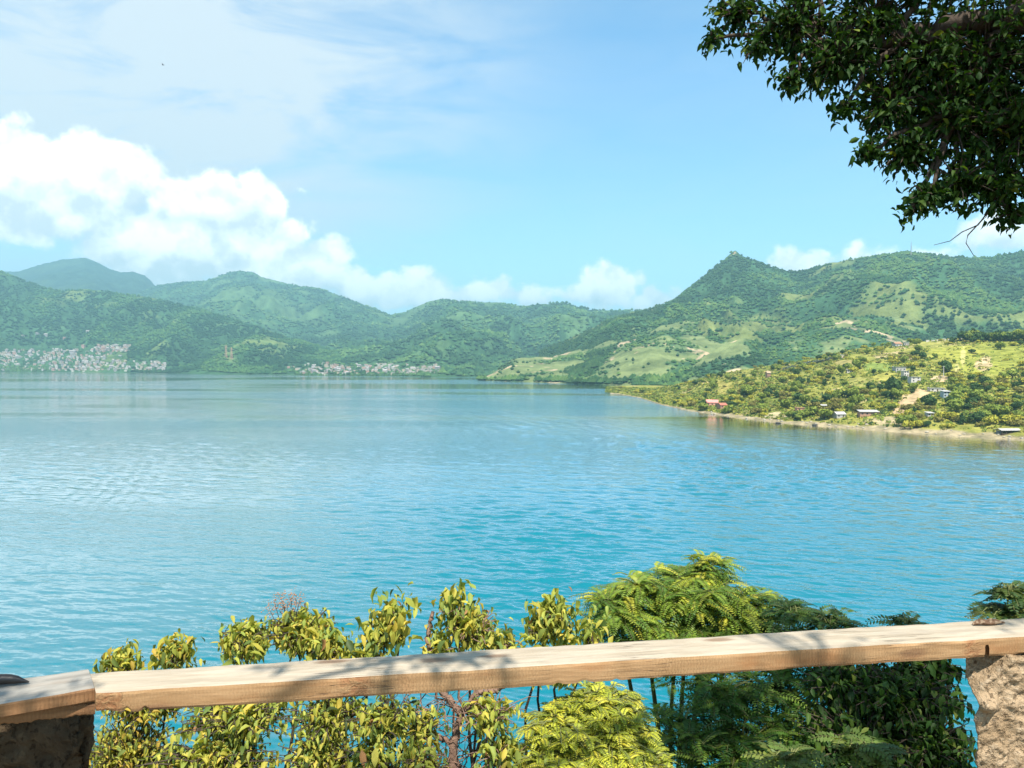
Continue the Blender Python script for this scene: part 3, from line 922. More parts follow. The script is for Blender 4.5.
house('lakeside_house', 712, 405.5, 11, 7, 3.4, 'gable', M_PINK, M_PINKR, 'pink house with a faded red gabled roof near the headland tip', R(-12), rise=2.4)
house('lakeside_house', 722, 408, 7.5, 6, 3.0, 'gable', M_BRICK, M_RED, 'small brick annex with a deep red roof beside the pink house', R(20), rise=1.8)
house('hut', 768, 377.5, 4.2, 4.2, 5.4, 'gable', M_BRICK, M_THATCH, 'tall narrow hut with a pale thatched roof near the headland crest', R(10), 2, cat='hut', rise=1.8)
house('hillside_house', 899, 371, 10, 6, 3.6, 'flat', M_GREYW, M_TIN, 'grey flat-roofed house above the white house on the slope', R(5))
house('hillside_house', 905, 376.5, 5.0, 4.5, 5.0, 'flat', M_WHITE, M_WHITE, 'narrow white block house next to the grey flat-roofed house', R(5), 2)
house('hillside_house', 914, 382.5, 9, 5, 4.6, 'flat', M_WHITE, M_TIN, 'white two-storey house with a flat roof above the bare slope', R(8), 2)
house('hillside_house', 936, 391.5, 11.5, 5, 2.6, 'flat', M_WHITE, M_TIN, 'long low house with a white roof at the head of the bare slope', R(-4))
house('hillside_house', 945, 397.5, 5.5, 4, 4.6, 'shed', M_BLUEW, M_TIN, 'pale blue house just below the long white-roofed house', R(8), 2)
house('shed', 929, 416.5, 4.5, 3.5, 2.4, 'shed', M_WHITE, M_TIN, 'tiny white shed among yellow bushes below the bare slope', R(8), cat='shed')
house('beach_house', 868, 415.5, 14, 6, 3.0, 'shed', M_BRICK, M_TIN, 'long brick house with a pale tin roof above the beach', R(-5))
house('beach_house', 839, 417.5, 8, 5, 2.8, 'gable', M_GREYW, M_TIN, 'grey house left of the long brick house by the beach', R(14))
house('beach_house', 800, 411, 7, 4, 2.6, 'flat', M_PINK, M_RUST, 'low pinkish house with a rusty roof among trees by the shore', R(6))
house('crest_house', 897, 346.5, 9, 6, 3.4, 'gable', M_GREYW, M_RUST, 'grey house with a rusty roof on the headland crest', R(12))
house('crest_house', 906, 345.5, 5, 5, 3.2, 'flat', M_WHITE, M_TIN, 'small white house at the crest beside the rusty-roofed house', R(-8))
house('shed', 849, 372.5, 4.5, 3.5, 2.6, 'flat', M_WHITE, M_TIN, 'small white shed on the slope left of the green meadow', R(-8), cat='shed')
house('shed', 842, 358, 3.6, 3.2, 3.6, 'flat', M_CREAM, M_TIN, 'small cream shed high on the slope near the crest', R(-8), cat='shed')
house('shed', 824, 410, 4.4, 3.6, 3.6, 'shed', M_GREYW, M_TIN, 'grey shed among trees left of the beach houses', R(-8), cat='shed')

# long garden wall on the crest
a_, b_ = hit(LH, 926, 342.2), hit(LH, 1006, 341)
bl = []
N_ = 14
root = empty('garden_wall', a_, 'long pale wall along the top of the headland', 'wall')
for i in range(N_):
    p0 = a_.lerp(b_, i / N_) - a_; p1 = a_.lerp(b_, (i + .96) / N_) - a_
    zt = float(lz_xy(LH, a_.x + p0.x, a_.y + p0.y)[0]) - a_.z
    bl.append((p0.x, p0.y - .15, zt - 2, p1.x, p0.y + .15, zt + 1.7 + 0.5 * (i % 3 == 0)))
meshbox('wall_panel', bl, M_CONC, root)

# the stilted pavilion at the water with its little pier
pv = onz(1008, 437.5, 0.0)
root = empty('pavilion', pv, 'open timber pavilion with a grey roof at the water edge', 'pavilion', None, R(6)); root.scale = (.78, .78, .78)
v, f = gable(15, 6, 5.4, 1.0); link('roof', np_mesh('roof', v, f, M_TIN, smooth=False), root)
meshbox('deck', [(-7.5, -3, 2.2, 7.5, 3, 2.5)], M_DWOOD, root)
for x in (-7, -3.5, 0, 3.5, 7):
    meshbox('post', [(x - .14, -2.8, -2, x + .14, -2.5, 5.2)], M_DWOOD, root)
    meshbox('post', [(x - .14, 2.5, -2, x + .14, 2.8, 5.2)], M_DWOOD, root)
meshbox('railing', [(-7.4, -2.95, 3.2, 7.4, -2.83, 3.35), (-7.4, -2.95, 2.85, 7.4, -2.83, 2.95)], M_DWOOD, root)
meshbox('back_wall', [(-7.3, 2.1, 2.51, 7.3, 2.3, 5.0)], M_GREYW, root)
root = empty('jetty', pv + Vector((1, -8, 0)), 'short pale jetty reaching into the lake below the pavilion', 'jetty', None, R(-18))
meshbox('deck', [(-.9, -5, .7, .9, 5, .9)], M_CONC, root)
for y_ in (-4.5, -1.5, 1.5, 4.5):
    for x in (-.7, .7): meshbox('post', [(x - .1, y_ - .1, -2, x + .1, y_ + .1, 1.5)], M_DWOOD, root)

# pole on the slope
p_ = hit(LH, 943.5, 377)
root = empty('utility_pole', p_, 'thin white pole standing above the bare slope', 'pole')
v, f = tube([(0, 0, -.5), (0, 0, 4), (0, 0, 8.5)], [.28, .24, .2], 8); link('shaft', np_mesh('shaft', v, [f], M_WHITE), root)
meshbox('crossarm', [(-.9, -.08, 7.8, .9, .08, 8.0)], M_GREYW, root)
p_ = hit(LH, 892, 392)
root = empty('utility_pole', p_, 'thin grey pole beside the biggest dark tree of the headland', 'pole')
v, f = tube([(0, 0, -.5), (0, 0, 4), (0, 0, 8.0)], [.22, .2, .16], 8); link('shaft', np_mesh('shaft', v, [f], M_GREYW), root)
meshbox('crossarm', [(-.9, -.08, 7.3, .9, .08, 7.5)], M_DWOOD, root)


# ------------------------------------------------------------------ towns across the lake
def town_house(seed, wall, rmat, kind):
    r = np.random.default_rng(seed)
    w, d, z = r.uniform(9, 15), r.uniform(7, 11), r.uniform(4.5, 8.5)
    bl = [(-w / 2, -d / 2, -5, w / 2, d / 2, z)]
    win = [(x - .7, -d / 2 - .06, zz, x + .7, -d / 2 + .05, zz + 1.4) for x in np.arange(-w / 2 + 1.8, w / 2 - 1, 3.0) for zz in (np.arange(1.2, z - 1.8, 3.0))]
    v1, f1 = boxes(bl); v2, f2 = boxes(win)
    if kind == 'gable':
        v3, f3 = gable(w, d, z, 2.0); f3 = f3[0]
    else:
        v3, f3 = boxes([(-w / 2 - .3, -d / 2 - .3, z + .003, w / 2 + .3, d / 2 + .3, z + .4), (w * .1, d * .1, z + .403, w * .3, d * .3, z + 2.2)])
    V_ = np.concatenate([v1, v2, v3])
    return np_mesh('town_house', V_, [f1, f2 + len(v1), f3 + len(v1) + len(v2)], [wall, M_DARK, rmat], [0, 1, 2], smooth=False)


T_W = wallmat('town_white', (0.44, 0.41, 0.37)); T_C = wallmat('town_cream', (0.40, 0.33, 0.25)); T_P = wallmat('town_pink', (0.38, 0.24, 0.19)); T_G = wallmat('town_grey', (0.26, 0.25, 0.24)); T_T = wallmat('town_tin', (0.34, 0.31, 0.29)); T_R = wallmat('town_rust', (0.27, 0.17, 0.13))
TH = [('white', town_house(401, T_W, T_T, 'flat')), ('white', town_house(402, T_W, T_R, 'gable')), ('terracotta', town_house(403, T_P, T_T, 'flat')), ('pink', town_house(404, T_P, T_R, 'gable')),
      ('grey', town_house(405, T_G, T_T, 'gable')), ('cream', town_house(406, T_C, T_T, 'flat')), ('grey', town_house(407, T_G, T_R, 'flat')), ('white', town_house(408, T_W, T_T, 'gable'))]


def hit2(L, px, py):
    """nearest slope met by the ray: the left hill stands in front of the back range"""
    if L is L1:
        u, s_ = ray(px, py); c = []
        for q in (L2, L1):
            p_ = hit(q, px, py)
            if abs(CAMZ + float(s_) * p_.y - p_.z) < 2.5: c.append(p_)
        if c: return min(c, key=lambda v_: v_.y)
    return hit(L, px, py)


def town(L, regions, n_, place, r, smin=.8, smax=1.3):
    cnt = 0
    w = np.array([g[4] for g in regions], float); w /= w.sum()
    while cnt < n_:
        x0, x1, y0, y1, _ = regions[r.choice(len(regions), p=w)]
        p_ = hit2(L, r.uniform(x0, x1), r.uniform(y0, y1))
        k = r.choice(len(TH), p=[.2, .12, .13, .08, .15, .1, .08, .14])
        c, me = TH[k]
        o = link('town_house', me, None, f'{c} house packed among others in {place}', 'house', f'{c} houses in {place}')
        s_ = r.uniform(smin, smax); o.location = p_; o.scale = (s_, s_, s_ * r.uniform(.8, 1.2)); o.rotation_euler = (0, 0, r.normal() * .5)
        cnt += 1


rt2 = np.random.default_rng(99)
town(L2, [(-30, 60, 350, 360, 4), (0, 100, 348, 366, 5), (50, 125, 346, 370, 5), (100, 130, 345, 352, 2), (110, 165, 362, 371, 3), (40, 120, 362, 371, 3), (20, 95, 331, 340, .7)], 175, 'the town below the left hill', rt2)
town(L1, [(286, 330, 366, 374, 1.6), (310, 400, 363, 373, 5), (330, 440, 365, 375, 5), (400, 440, 368, 375, 1)], 100, 'the far town across the middle of the lake', rt2)


def town_stuff(L, regions, n_, label, r):
    Vs, Fs, Ms, o = [], [], [], 0
    mats = [T_W, T_C, T_G, T_P, T_T, T_R]
    for i in range(n_):
        x0, x1, y0, y1 = regions[r.integers(len(regions))]
        p_ = hit2(L, r.uniform(x0, x1), r.uniform(y0, y1)); w = r.uniform(3, 6.5); z = r.uniform(3, 7)
        v, f = boxes([(p_.x - w, p_.y - w * .6, p_.z - 4, p_.x + w, p_.y + w * .6, p_.z + z), (p_.x - w - .3, p_.y - w * .6 - .3, p_.z + z + .01, p_.x + w + .3, p_.y + w * .6 + .3, p_.z + z + .5)])
        Vs.append(v); Fs.append(f + o); o += len(v); a = r.choice(4, p=[.45, .2, .25, .1]); Ms.append(np.repeat([a, r.integers(4, 6)], 6))
    link('town', np_mesh('town', np.concatenate(Vs), [np.concatenate(Fs)], mats, [np.concatenate(Ms)], smooth=False), kind='stuff', label=label, cat='town')


town_stuff(L2, [(-60, 60, 349, 361), (0, 110, 350, 371), (0, 120, 356, 371.5), (60, 165, 361, 371.6), (95, 128, 345, 352)], 400, 'tightly packed roofs and walls of the town below the left hill', rt2)
town_stuff(L1, [(288, 340, 366, 375), (300, 400, 364, 374), (330, 440, 366, 375.5)], 120, 'tightly packed roofs and walls of the far middle town', rt2)

# shore wood in front of the left town
def shore_wood(L, x0, x1, N, size, seed, py0, py1):
    r = np.random.default_rng(seed)
    P_ = np.array([hit2(L, r.uniform(x0, x1), r.uniform(py0, py1)) for _ in range(N)])
    s = size * r.uniform(.6, 1.3, N)
    V_ = ICO[None] * r.uniform(.72, 1.25, (N, 12, 1)) * s[:, None, None] + P_[:, None]
    c = np.array((0.05, 0.10, 0.03)) * r.uniform(.6, 1.6, (N, 1))
    fc = (ICOF[None] + 12 * np.arange(N)[:, None, None]).reshape(-1, 3)
    link('shore_wood', np_mesh('shore_wood', V_.reshape(-1, 3), [fc], M_FTREE, colors=np.repeat(c, 12, 0)), kind='stuff', label='green trees massed along the far shore in front of the towns', cat='woodland')


shore_wood(L2, -40, 46, 190, 8, 501, 367, 371.3)
shore_wood(L1, 296, 440, 150, 6, 502, 371.5, 376)
shore_wood(L1, 296, 440, 120, 6, 503, 363, 374)
shore_wood(L2, -30, 160, 230, 6, 504, 349, 371)

M_PYL = mat_simple('pylon_steel', (0.50, 0.30, 0.20), 0.6, 0.1, 1)


def lattice(h, w):
    L_ = []
    for sx, sy in ((-1, -1), (1, -1), (1, 1), (-1, 1)):
        L_.append(([(sx * w, sy * w, -2), (sx * w * .2, sy * w * .2, h)], [.45, .35]))
    for k in range(8):
        z0, z1 = h * k / 8, h * (k + 1) / 8; a = w * (1 - .8 * k / 8); b = w * (1 - .8 * (k + 1) / 8)
        for q in (-1, 1): L_.append(([(-a * q, -a, z0), (b * q, -b, z1)], [.25, .25])); L_.append(([(-a * q, a, z0), (b * q, b, z1)], [.25, .25]))
    return tubes(L_, 4)


for px, py, h, lab in ((226, 359, 52, 'rust coloured lattice pylon on the left hill, left of the pair'), (231.5, 359.5, 46, 'rust coloured lattice pylon on the left hill, right of the pair')):
    p_ = hit(L2, px, py); root = empty('lattice_pylon', p_, lab, 'pylon')
    v, f = lattice(h, 4.5); link('lattice_frame', np_mesh('lattice_frame', v, [f], M_PYL, smooth=False), root)
    meshbox('crossarm', [(-8, -.4, h * .8, 8, .4, h * .8 + .8), (-6, -.4, h * .93, 6, .4, h * .93 + .8)], M_PYL, root)
p_ = hit(L3, 911, 256)
root = empty('radio_mast', p_, 'thin grey radio mast standing on the far right ridge', 'mast')
v, f = lattice(46, 1.3); link('lattice_frame', np_mesh('lattice_frame', v, [f], M_GREYW, smooth=False), root)
v, f = tube([(0, 0, 45), (0, 0, 56)], [.3, .2], 5); link('antenna', np_mesh('antenna', v, [f], M_GREYW), root)

# a bird high up
p_ = at(163, 65, 90)
root = empty('bird', p_, 'small dark bird flying high in the upper left sky', 'bird')
v, f = tube([(-.28, 0, 0), (-.15, 0, .02), (0, 0, .03), (.15, 0, .02), (.26, 0, 0)], [.02, .06, .08, .05, .015], 6)
wv_ = np.array([(.1, 0, .06), (-.12, 0, .06), (.06, .35, .2), (-.12, .33, .2), (-.12, .7, .1), (.06, -.35, .2), (-.12, -.33, .2), (-.12, -.7, .1)], float)
me = np_mesh('bird', np.concatenate([v, wv_]), [f, np.array([(0, 1, 3, 2), (0, 5, 6, 1)]) + len(v), np.array([(2, 3, 4), (5, 7, 6)]) + len(v)], M_DARK)
link('body', me, root).scale = (.5, .5, .5)

# ------------------------------------------------------------------ near slope below the terrace
xs = np.linspace(-260, 260, 261); xs = np.sign(xs) * np.abs(xs / 260) ** 1.6 * 260
ysn = np.concatenate([np.linspace(-60, 2.2, 30), np.linspace(2.35, 8, 30), np.linspace(8.5, 60, 60)])
Xn, Yn = np.meshgrid(xs, ysn, indexing='ij')
Zn = np.where(Yn < 2.5, CAMZ - 1.6, CAMZ - 1.6 - 2.6 * np.clip((Yn - 2.5) / 1.6, 0, 1) - np.clip(Yn - 4.1, 0, None) * 0.95)
Zn = Zn + np.where(Yn > 2.4, (fbm(Xn / 3, Yn / 3, 600, 4) - .5) * 1.0 * np.clip((Yn - 2.4) / 2, 0, 1), (fbm(Xn / .7, Yn / .7, 601, 3) - .5) * .06)
Zn = np.maximum(Zn, -1.8)
gcol = np.array((0.16, 0.125, 0.085)) * (0.6 + .8 * fbm(Xn / 1.3, Yn / 1.3, 602, 4))[..., None]
gm = sstep(.45, .6, fbm(Xn / 2.4, Yn / 2.4, 603, 4))[..., None] * np.clip((Yn - 2.4), 0, 1)[..., None]
gcol = gcol * (1 - gm) + np.array((0.05, 0.08, 0.02)) * gm
M_NEAR = mat_terrain('near_ground', 6.0, 0.05, 3.0)
link('ground', np_mesh('ground', np.stack([Xn, Yn, Zn], -1).reshape(-1, 3), [grid_faces(len(xs), len(ysn))], M_NEAR, colors=gcol.reshape(-1, 3)), kind='structure')


def near_z(x, y):
    i = int(np.argmin(np.abs(xs - x))); j = int(np.argmin(np.abs(ysn - y))); return float(Zn[i, j])


# ------------------------------------------------------------------ wood of the railing
def mat_wood(name, c0, c1, grain_scale, saw=0.0, stain=(0.30, 0.26, 0.22), stain_amt=0.4, torn=False):
    m, n, out = new_mat(name)
    P = n.node('ShaderNodeTexCoord').outputs['Object']
    g = n.noise(n.scale(P, (4.5, 34, 34)), grain_scale, 6, 0.62, 0.6)
    g2 = n.noise(n.scale(P, (7, 120, 120)), 1.0, 4, 0.6)
    blot = n.noise(n.scale(P, (2.6, 9, 9)), 1.0, 5, 0.6)
    c = n.mix(n.ss(g, 0.3, 0.72), c0, c1)
    c = n.mix(n.m('MULTIPLY', n.ss(blot, 0.50, 0.72), stain_amt), c, stain)
    c = n.mix(n.m('MULTIPLY', n.ss(g2, 0.55, 0.75), 0.35), c, tuple(q * .55 for q in c0))
    h = n.m('ADD', n.m('MULTIPLY', g, 0.5), n.m('MULTIPLY', g2, 0.35))
    if saw:
        wvn = n.node('ShaderNodeTexWave', wave_type='BANDS', bands_direction='X'); n.put(wvn.inputs[0], P)
        wvn.inputs['Scale'].default_value = 31; wvn.inputs['Distortion'].default_value = 3.2; wvn.inputs['Detail'].default_value = 3; wvn.inputs['Detail Scale'].default_value = 2.0
        sawm = n.m('MULTIPLY', wvn.outputs['Fac'], n.ss(n.noise(P, 1.7, 3), .35, .6))
        c = n.mix(n.m('MULTIPLY', sawm, saw), c, tuple(q * .72 for q in c0))
        h = n.m('ADD', h, n.m('MULTIPLY', sawm, 0.5))
    # knots
    vor = n.node('ShaderNodeTexVoronoi'); n.put(vor.inputs['Vector'], n.scale(P, (3.1, 9, 9))); vor.inputs['Scale'].default_value = 1.0
    kn = n.ss(n.m('ADD', vor.outputs['Distance'], n.m('MULTIPLY', n.m('SUBTRACT', g, 0.5), 0.15)), 0.22, 0.08)
    c = n.mix(n.m('MULTIPLY', kn, 0.7), c, (0.16, 0.085, 0.045))
    # fine lengthwise cracks
    cr = n.noise(n.scale(P, (1.3, 55, 55)), 1.0, 3, 0.5)
    crk = n.m('MULTIPLY', n.ss(n.m('ABSOLUTE', n.m('SUBTRACT', cr, 0.5)), 0.012, 0.0), n.ss(n.noise(P, 2.3, 2), .5, .6))
    c = n.mix(n.m('MULTIPLY', crk, .7), c, (0.10, 0.07, 0.05))
    h = n.m('SUBTRACT', h, crk)
    if torn:  # patches where the saw tore the grain, and the hacked left end
        X = n.sep(P)[0]
        tn = n.noise(n.scale(P, (16, 1, 30)), 1.0, 5, 0.7, 1.2)
        tm = n.ss(n.noise(n.scale(P, (2.1, 0.2, 0.2)), 1.0, 2, 0.5), 0.60, 0.66)
        tm = n.m('MAXIMUM', tm, n.ss(n.m('ADD', X, n.m('MULTIPLY', tn, 0.05)), 0.10, 0.075))
        h = n.m('ADD', h, n.m('MULTIPLY', n.m('MULTIPLY', tn, tm), 5.0))
        c = n.mix(n.m('MULTIPLY', tm, n.ss(tn, .62, .40)), c, (0.25, 0.115, 0.05))
    principled(n, out, c, 0.82, n.bump(h, 0.7, 0.005), 0.25)
    return m


M_WTOP = mat_wood('weathered_wood', (0.30, 0.245, 0.175), (0.41, 0.345, 0.26), 1.0, 0.0, (0.27, 0.24, 0.205), 0.45)
M_WSIDE = mat_wood('sawn_wood', (0.25, 0.145, 0.066), (0.365, 0.225, 0.113), 1.0, 0.30, (0.26, 0.115, 0.042), 0.7, torn=True)
M_WOLD = mat_wood('old_wood', (0.21, 0.19, 0.16), (0.31, 0.285, 0.245), 1.0, 0.0, (0.17, 0.12, 0.08), 0.6)
M_WDARK = mat_wood('brown_wood', (0.17, 0.085, 0.038), (0.27, 0.14, 0.062), 1.0, 0.3, (0.10, 0.048, 0.022), 0.6)  # brown of the plank front; on the under-timber it stands in for shade


def beam(name, f0, f1, b0, b1, th, nx, mats, label, cat, topf=None, botf=None, rough=0.0012, seed=1, parent=None, wear=0.004, notch=None):
    """four top corners (front left, front right, back left, back right) and a thickness -> worn timber with real edges.
    object x runs along the timber so that the grain follows it"""
    f0, f1, b0, b1 = (np.array(q, float) for q in (f0, f1, b0, b1))
    org = f0.copy(); ax = (f1 - f0); Ln = np.linalg.norm(ax); ang = math.atan2(ax[1], ax[0])
    s = np.linspace(0, 1, nx)
    nyw, nz = 9, 7
    ring = []
    # ring runs: front bottom -> front top -> back top -> back bottom
    for k in range(nz): ring.append((0.0, k / (nz - 1)))
    for k in range(1, nyw): ring.append((k / (nyw - 1), 1.0))
    for k in range(1, nz): ring.append((1.0, 1 - k / (nz - 1)))
    for k in range(1, nyw - 1): ring.append((1 - k / (nyw - 1), 0.0))
    ring = np.array(ring); m_ = len(ring)
    fr = f0 + (f1 - f0) * s[:, None]; bk = b0 + (b1 - b0) * s[:, None]
    top = np.zeros(nx) if topf is None else topf(s)
    bot = np.full(nx, -th) if botf is None else botf(s)
    Pm = fr[:, None] + (bk - fr)[:, None] * ring[None, :, :1]
    zz = bot[:, None] + (top - bot)[:, None] * ring[None, :, 1]
    Pm[..., 2] += zz
    if notch is not None:  # a short saw cut in the front face
        k_ = (np.abs(s - notch) < .0021)[:, None] & (ring[None, :, 0] < .01) & (ring[None, :, 1] < .55)
        nrm_ = (bk - fr) / np.linalg.norm(bk - fr, axis=1, keepdims=True)
        Pm = Pm + np.where(k_[..., None], nrm_[:, None] * .028, 0)
    c_, s__ = math.cos(-ang), math.sin(-ang)
    Q = Pm - org
    Q = np.stack([Q[..., 0] * c_ - Q[..., 1] * s__, Q[..., 0] * s__ + Q[..., 1] * c_, Q[..., 2]], -1)
    # worn edges: pull the four long edges inwards unevenly
    ed = ((ring[:, 0] < .01) | (ring[:, 0] > .99)) & ((ring[:, 1] < .01) | (ring[:, 1] > .99))
    for j in np.where(ed)[0]:
        wv__ = wear * (0.35 + 1.3 * fbm(s * Ln * 9, np.full(nx, j * 3.1), seed, 4) ** 2)
        Q[:, j, 1] += np.where(ring[j, 0] < .5, wv__, -wv__)
        Q[:, j, 2] += np.where(ring[j, 1] < .5, wv__, -wv__)
    nzv = fbm(Q[..., 0] * 7 + 11 * ring[None, :, 0], Q[..., 2] * 40 + Q[..., 1] * 25, seed + 3, 4) - .5
    Q[..., 1] += nzv * rough * 2 * np.where(ring[None, :, 0] < .5, 1, -1)
    Q[..., 2] += (fbm(Q[..., 0] * 5, Q[..., 1] * 30, seed + 5, 4) - .5) * rough * 3
    V_ = Q.reshape(-1, 3)
    i = np.arange(nx - 1)[:, None] * m_; j = np.arange(m_)[None]; j2 = (j + 1) % m_
    Fq = np.stack([i + j, i + m_ + j, i + m_ + j2, i + j2], -1).reshape(-1, 4)
    mi = np.tile(np.where((np.arange(m_) >= nz - 1) & (np.arange(m_) < nz + nyw - 2), 0, 1), nx - 1)
    e0 = np.arange(m_)[None]; e1 = (np.arange(m_) + (nx - 1) * m_)[::-1][None]
    me = np_mesh(name, V_, [Fq, e0, e1], mats, [mi, 1, 1], smooth=False)
    o = link(name, me, parent, label, cat)
    o.location = org; o.rotation_euler = (0, 0, ang)
    return o


ZR = CAMZ - 0.90
TH_ = 0.064
f0, f1 = onz(96, 692.5, ZR), onz(1075, 633, ZR)
b0, b1 = onz(90, 672.5, ZR), onz(1075, 614, ZR)
Lb = (f1 - f0).length
s_notch = ((onz(984.5, 637, ZR) - f0).length) / Lb


def bot_main(s):
    z = np.full_like(s, -TH_)
    x = s * Lb
    # broken, chipped corner at the left end and small bites along the lower edge
    z += 0.012 * sstep(.10, 0.0, x) * (0.4 + fbm(x * 60, x * 0, 3, 3))
    for c, w, d in ((0.078, .010, .012), (0.125, .008, .010), (1.29, .012, .006), (1.37, .016, .008), (1.47, .01, .006)):
        z += d * np.exp(-((x - c) / w) ** 2)
    return z


beam('wooden_beam', f0, f1, b0, b1, TH_, 900, [M_WTOP, M_WSIDE], 'long pale sawn timber beam running across the view as the railing', 'beam', None, bot_main, seed=3, notch=s_notch)
# under-timber carrying the joint on the left, its shade put into the dark colour
g0, g1 = onz(-140, 726, ZR - .039), onz(95, 702.5, ZR - .039)
h0, h1 = onz(-140, 704, ZR - .039), onz(95, 690, ZR - .039)
beam('support_timber', g0, g1, h0, h1, .045, 160, [M_WDARK, M_WDARK], 'dark rough timber under the left end of the railing', 'timber', None, lambda s: -.045 + .014 * fbm(s * 30, s * 0, 8, 4), rough=.003, seed=9)
# plank on the left
ZP = ZR + 0.006
beam('plank', onz(-150, 729, ZP), onz(94.5, 687, ZP), onz(-150, 701, ZP), onz(88, 668, ZP), .043, 220, [M_WOLD, M_WDARK], 'weathered grey plank lying over the left end of the railing', 'plank', seed=13, rough=.002)


# ------------------------------------------------------------------ rough masonry
def mat_masonry(name, c0, c1, c2, bs=0.012):
    m, n, out = new_mat(name)
    P = n.node('ShaderNodeTexCoord').outputs['Object']
    a = n.noise(P, 9, 6, .65); b = n.noise(P, 38, 6, .65); cc = n.noise(P, 130, 4, .6)
    c = n.mix(n.ss(a, .35, .65), c0, c1)
    c = n.mix(n.m('MULTIPLY', n.ss(b, .52, .68), .6), c, c2)
    c = n.mix(n.m('MULTIPLY', n.ss(cc, .6, .75), .4), c, tuple(q * .5 for q in c0))
    pit = n.ss(n.noise(n.v('ADD', P, (4, 4, 4)), 46, 4, .62), .44, .34)
    c = n.mix(n.m('MULTIPLY', pit, .55), c, tuple(q * .42 for q in c0))
    h = n.m('SUBTRACT', n.m('ADD', n.m('MULTIPLY', b, 1.0), n.m('MULTIPLY', cc, .35)), n.m('MULTIPLY', pit, .5))
    principled(n, out, c, .92, n.bump(h, .9, bs), .15)
    return m


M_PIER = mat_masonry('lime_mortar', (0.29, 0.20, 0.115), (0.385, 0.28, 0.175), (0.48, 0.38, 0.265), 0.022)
M_ROCK = mat_masonry('brown_rock', (0.05, 0.034, 0.02), (0.085, 0.06, 0.036), (0.13, 0.092, 0.054))  # brown darkened further, the shade under the plank put into the colour


def lump(name, x0, x1, y0, y1, z0, z1, nx, ny, nz, disp, mat, label, cat, seed):
    """closed block of rough masonry: every face a dense grid, then displaced outwards"""
    import bmesh
    bm = bmesh.new()
    def face(nu, nv, fn):
        vs = [[bm.verts.new(fn(i / nu, j / nv)) for j in range(nv + 1)] for i in range(nu + 1)]
        for i in range(nu):
            for j in range(nv): bm.faces.new((vs[i][j], vs[i + 1][j], vs[i + 1][j + 1], vs[i][j + 1]))
    lx, ly, lzz = x1 - x0, y1 - y0, z1 - z0
    face(nx, nz, lambda a, b: (x0 + a * lx, y0, z0 + b * lzz)); face(nz, nx, lambda b, a: (x0 + a * lx, y1, z0 + b * lzz))
    face(nz, ny, lambda b, a: (x0, y0 + a * ly, z0 + b * lzz)); face(ny, nz, lambda a, b: (x1, y0 + a * ly, z0 + b * lzz))
    face(nx, ny, lambda a, b: (x0 + a * lx, y0 + b * ly, z1)); face(ny, nx, lambda b, a: (x0 + a * lx, y0 + b * ly, z0))
    bmesh.ops.remove_doubles(bm, verts=bm.verts, dist=1e-5)
    bm.normal_update()
    co = np.array([v.co for v in bm.verts]); no = np.array([v.normal for v in bm.verts])
    co = disp(co, no)
    org = np.array([(x0 + x1) / 2, (y0 + y1) / 2, z0])
    for v, c in zip(bm.verts, co): v.co = c - org
    for f_ in bm.faces: f_.smooth = True
    me = bpy.data.meshes.new(name); bm.to_mesh(me); bm.free(); me.materials.append(mat)
    o = link(name, me, None, label, cat); o.location = org
    return o


def n3(co, sc, seed):
    return (fbm(co[:, 0] * sc + co[:, 1] * sc * .73, co[:, 2] * sc + co[:, 1] * sc * .41, seed, 4) - .5)


zt = ZR - TH_ - .004
pl, pr = at(978, 700, 2.43), at(1110, 700, 2.43)


def pier_disp(co, no):
    c = co.copy()
    c += no * (n3(co, 9, 1) * .03 + n3(co, 30, 2) * .028 + n3(co, 80, 12) * .014)[:, None]
    # upper left corner broken away, a fist of mortar bulging below it
    front = np.clip((2.53 - co[:, 1]) / .10, 0, 1)
    cx = pl.x + .075 * sstep(zt - .11, zt, co[:, 2]) + .012
    c[:, 1] += front * .07 * sstep(.012, -.03, co[:, 0] - cx) * sstep(zt - .14, zt - .10, co[:, 2])
    c[:, 0] += np.clip(co[:, 1] - 2.43, 0, 1) * .85 * sstep(pl.x + .12, pl.x, co[:, 0])
    d = np.sqrt(((co[:, 0] - (pl.x + .035)) / .04) ** 2 + ((co[:, 2] - (zt - .150)) / .028) ** 2)
    c[:, 1] -= front * .05 * sstep(1.3, .3, d); c[:, 0] -= .018 * sstep(1.2, .3, d) * front
    return c


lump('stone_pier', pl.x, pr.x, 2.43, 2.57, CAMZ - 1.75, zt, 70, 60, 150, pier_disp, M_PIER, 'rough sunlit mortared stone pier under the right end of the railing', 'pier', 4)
rl = at(70, 740, 2.12)


def rock_disp(co, no):
    c = co.copy()
    zm = ZR - .22
    c[:, 0] += (.035 - .9 * (co[:, 2] - zm) ** 2).clip(-.08, 1) * sstep(rl.x - .25, rl.x, co[:, 0])
    c[:, 1] += 2.2 * np.clip(co[:, 2] - zm, 0, 1) ** 2
    c += no * (n3(co, 4, 21) * .17 + n3(co, 13, 22) * .07 + n3(co, 45, 23) * .015)[:, None]
    return c


lump('stone_pier', rl.x - .62, rl.x - .01, 2.12, 2.24, CAMZ - 1.75, ZR - .105, 60, 40, 80, rock_disp, M_ROCK, 'dark brown stone pier shaded under the left plank', 'pier', 5)

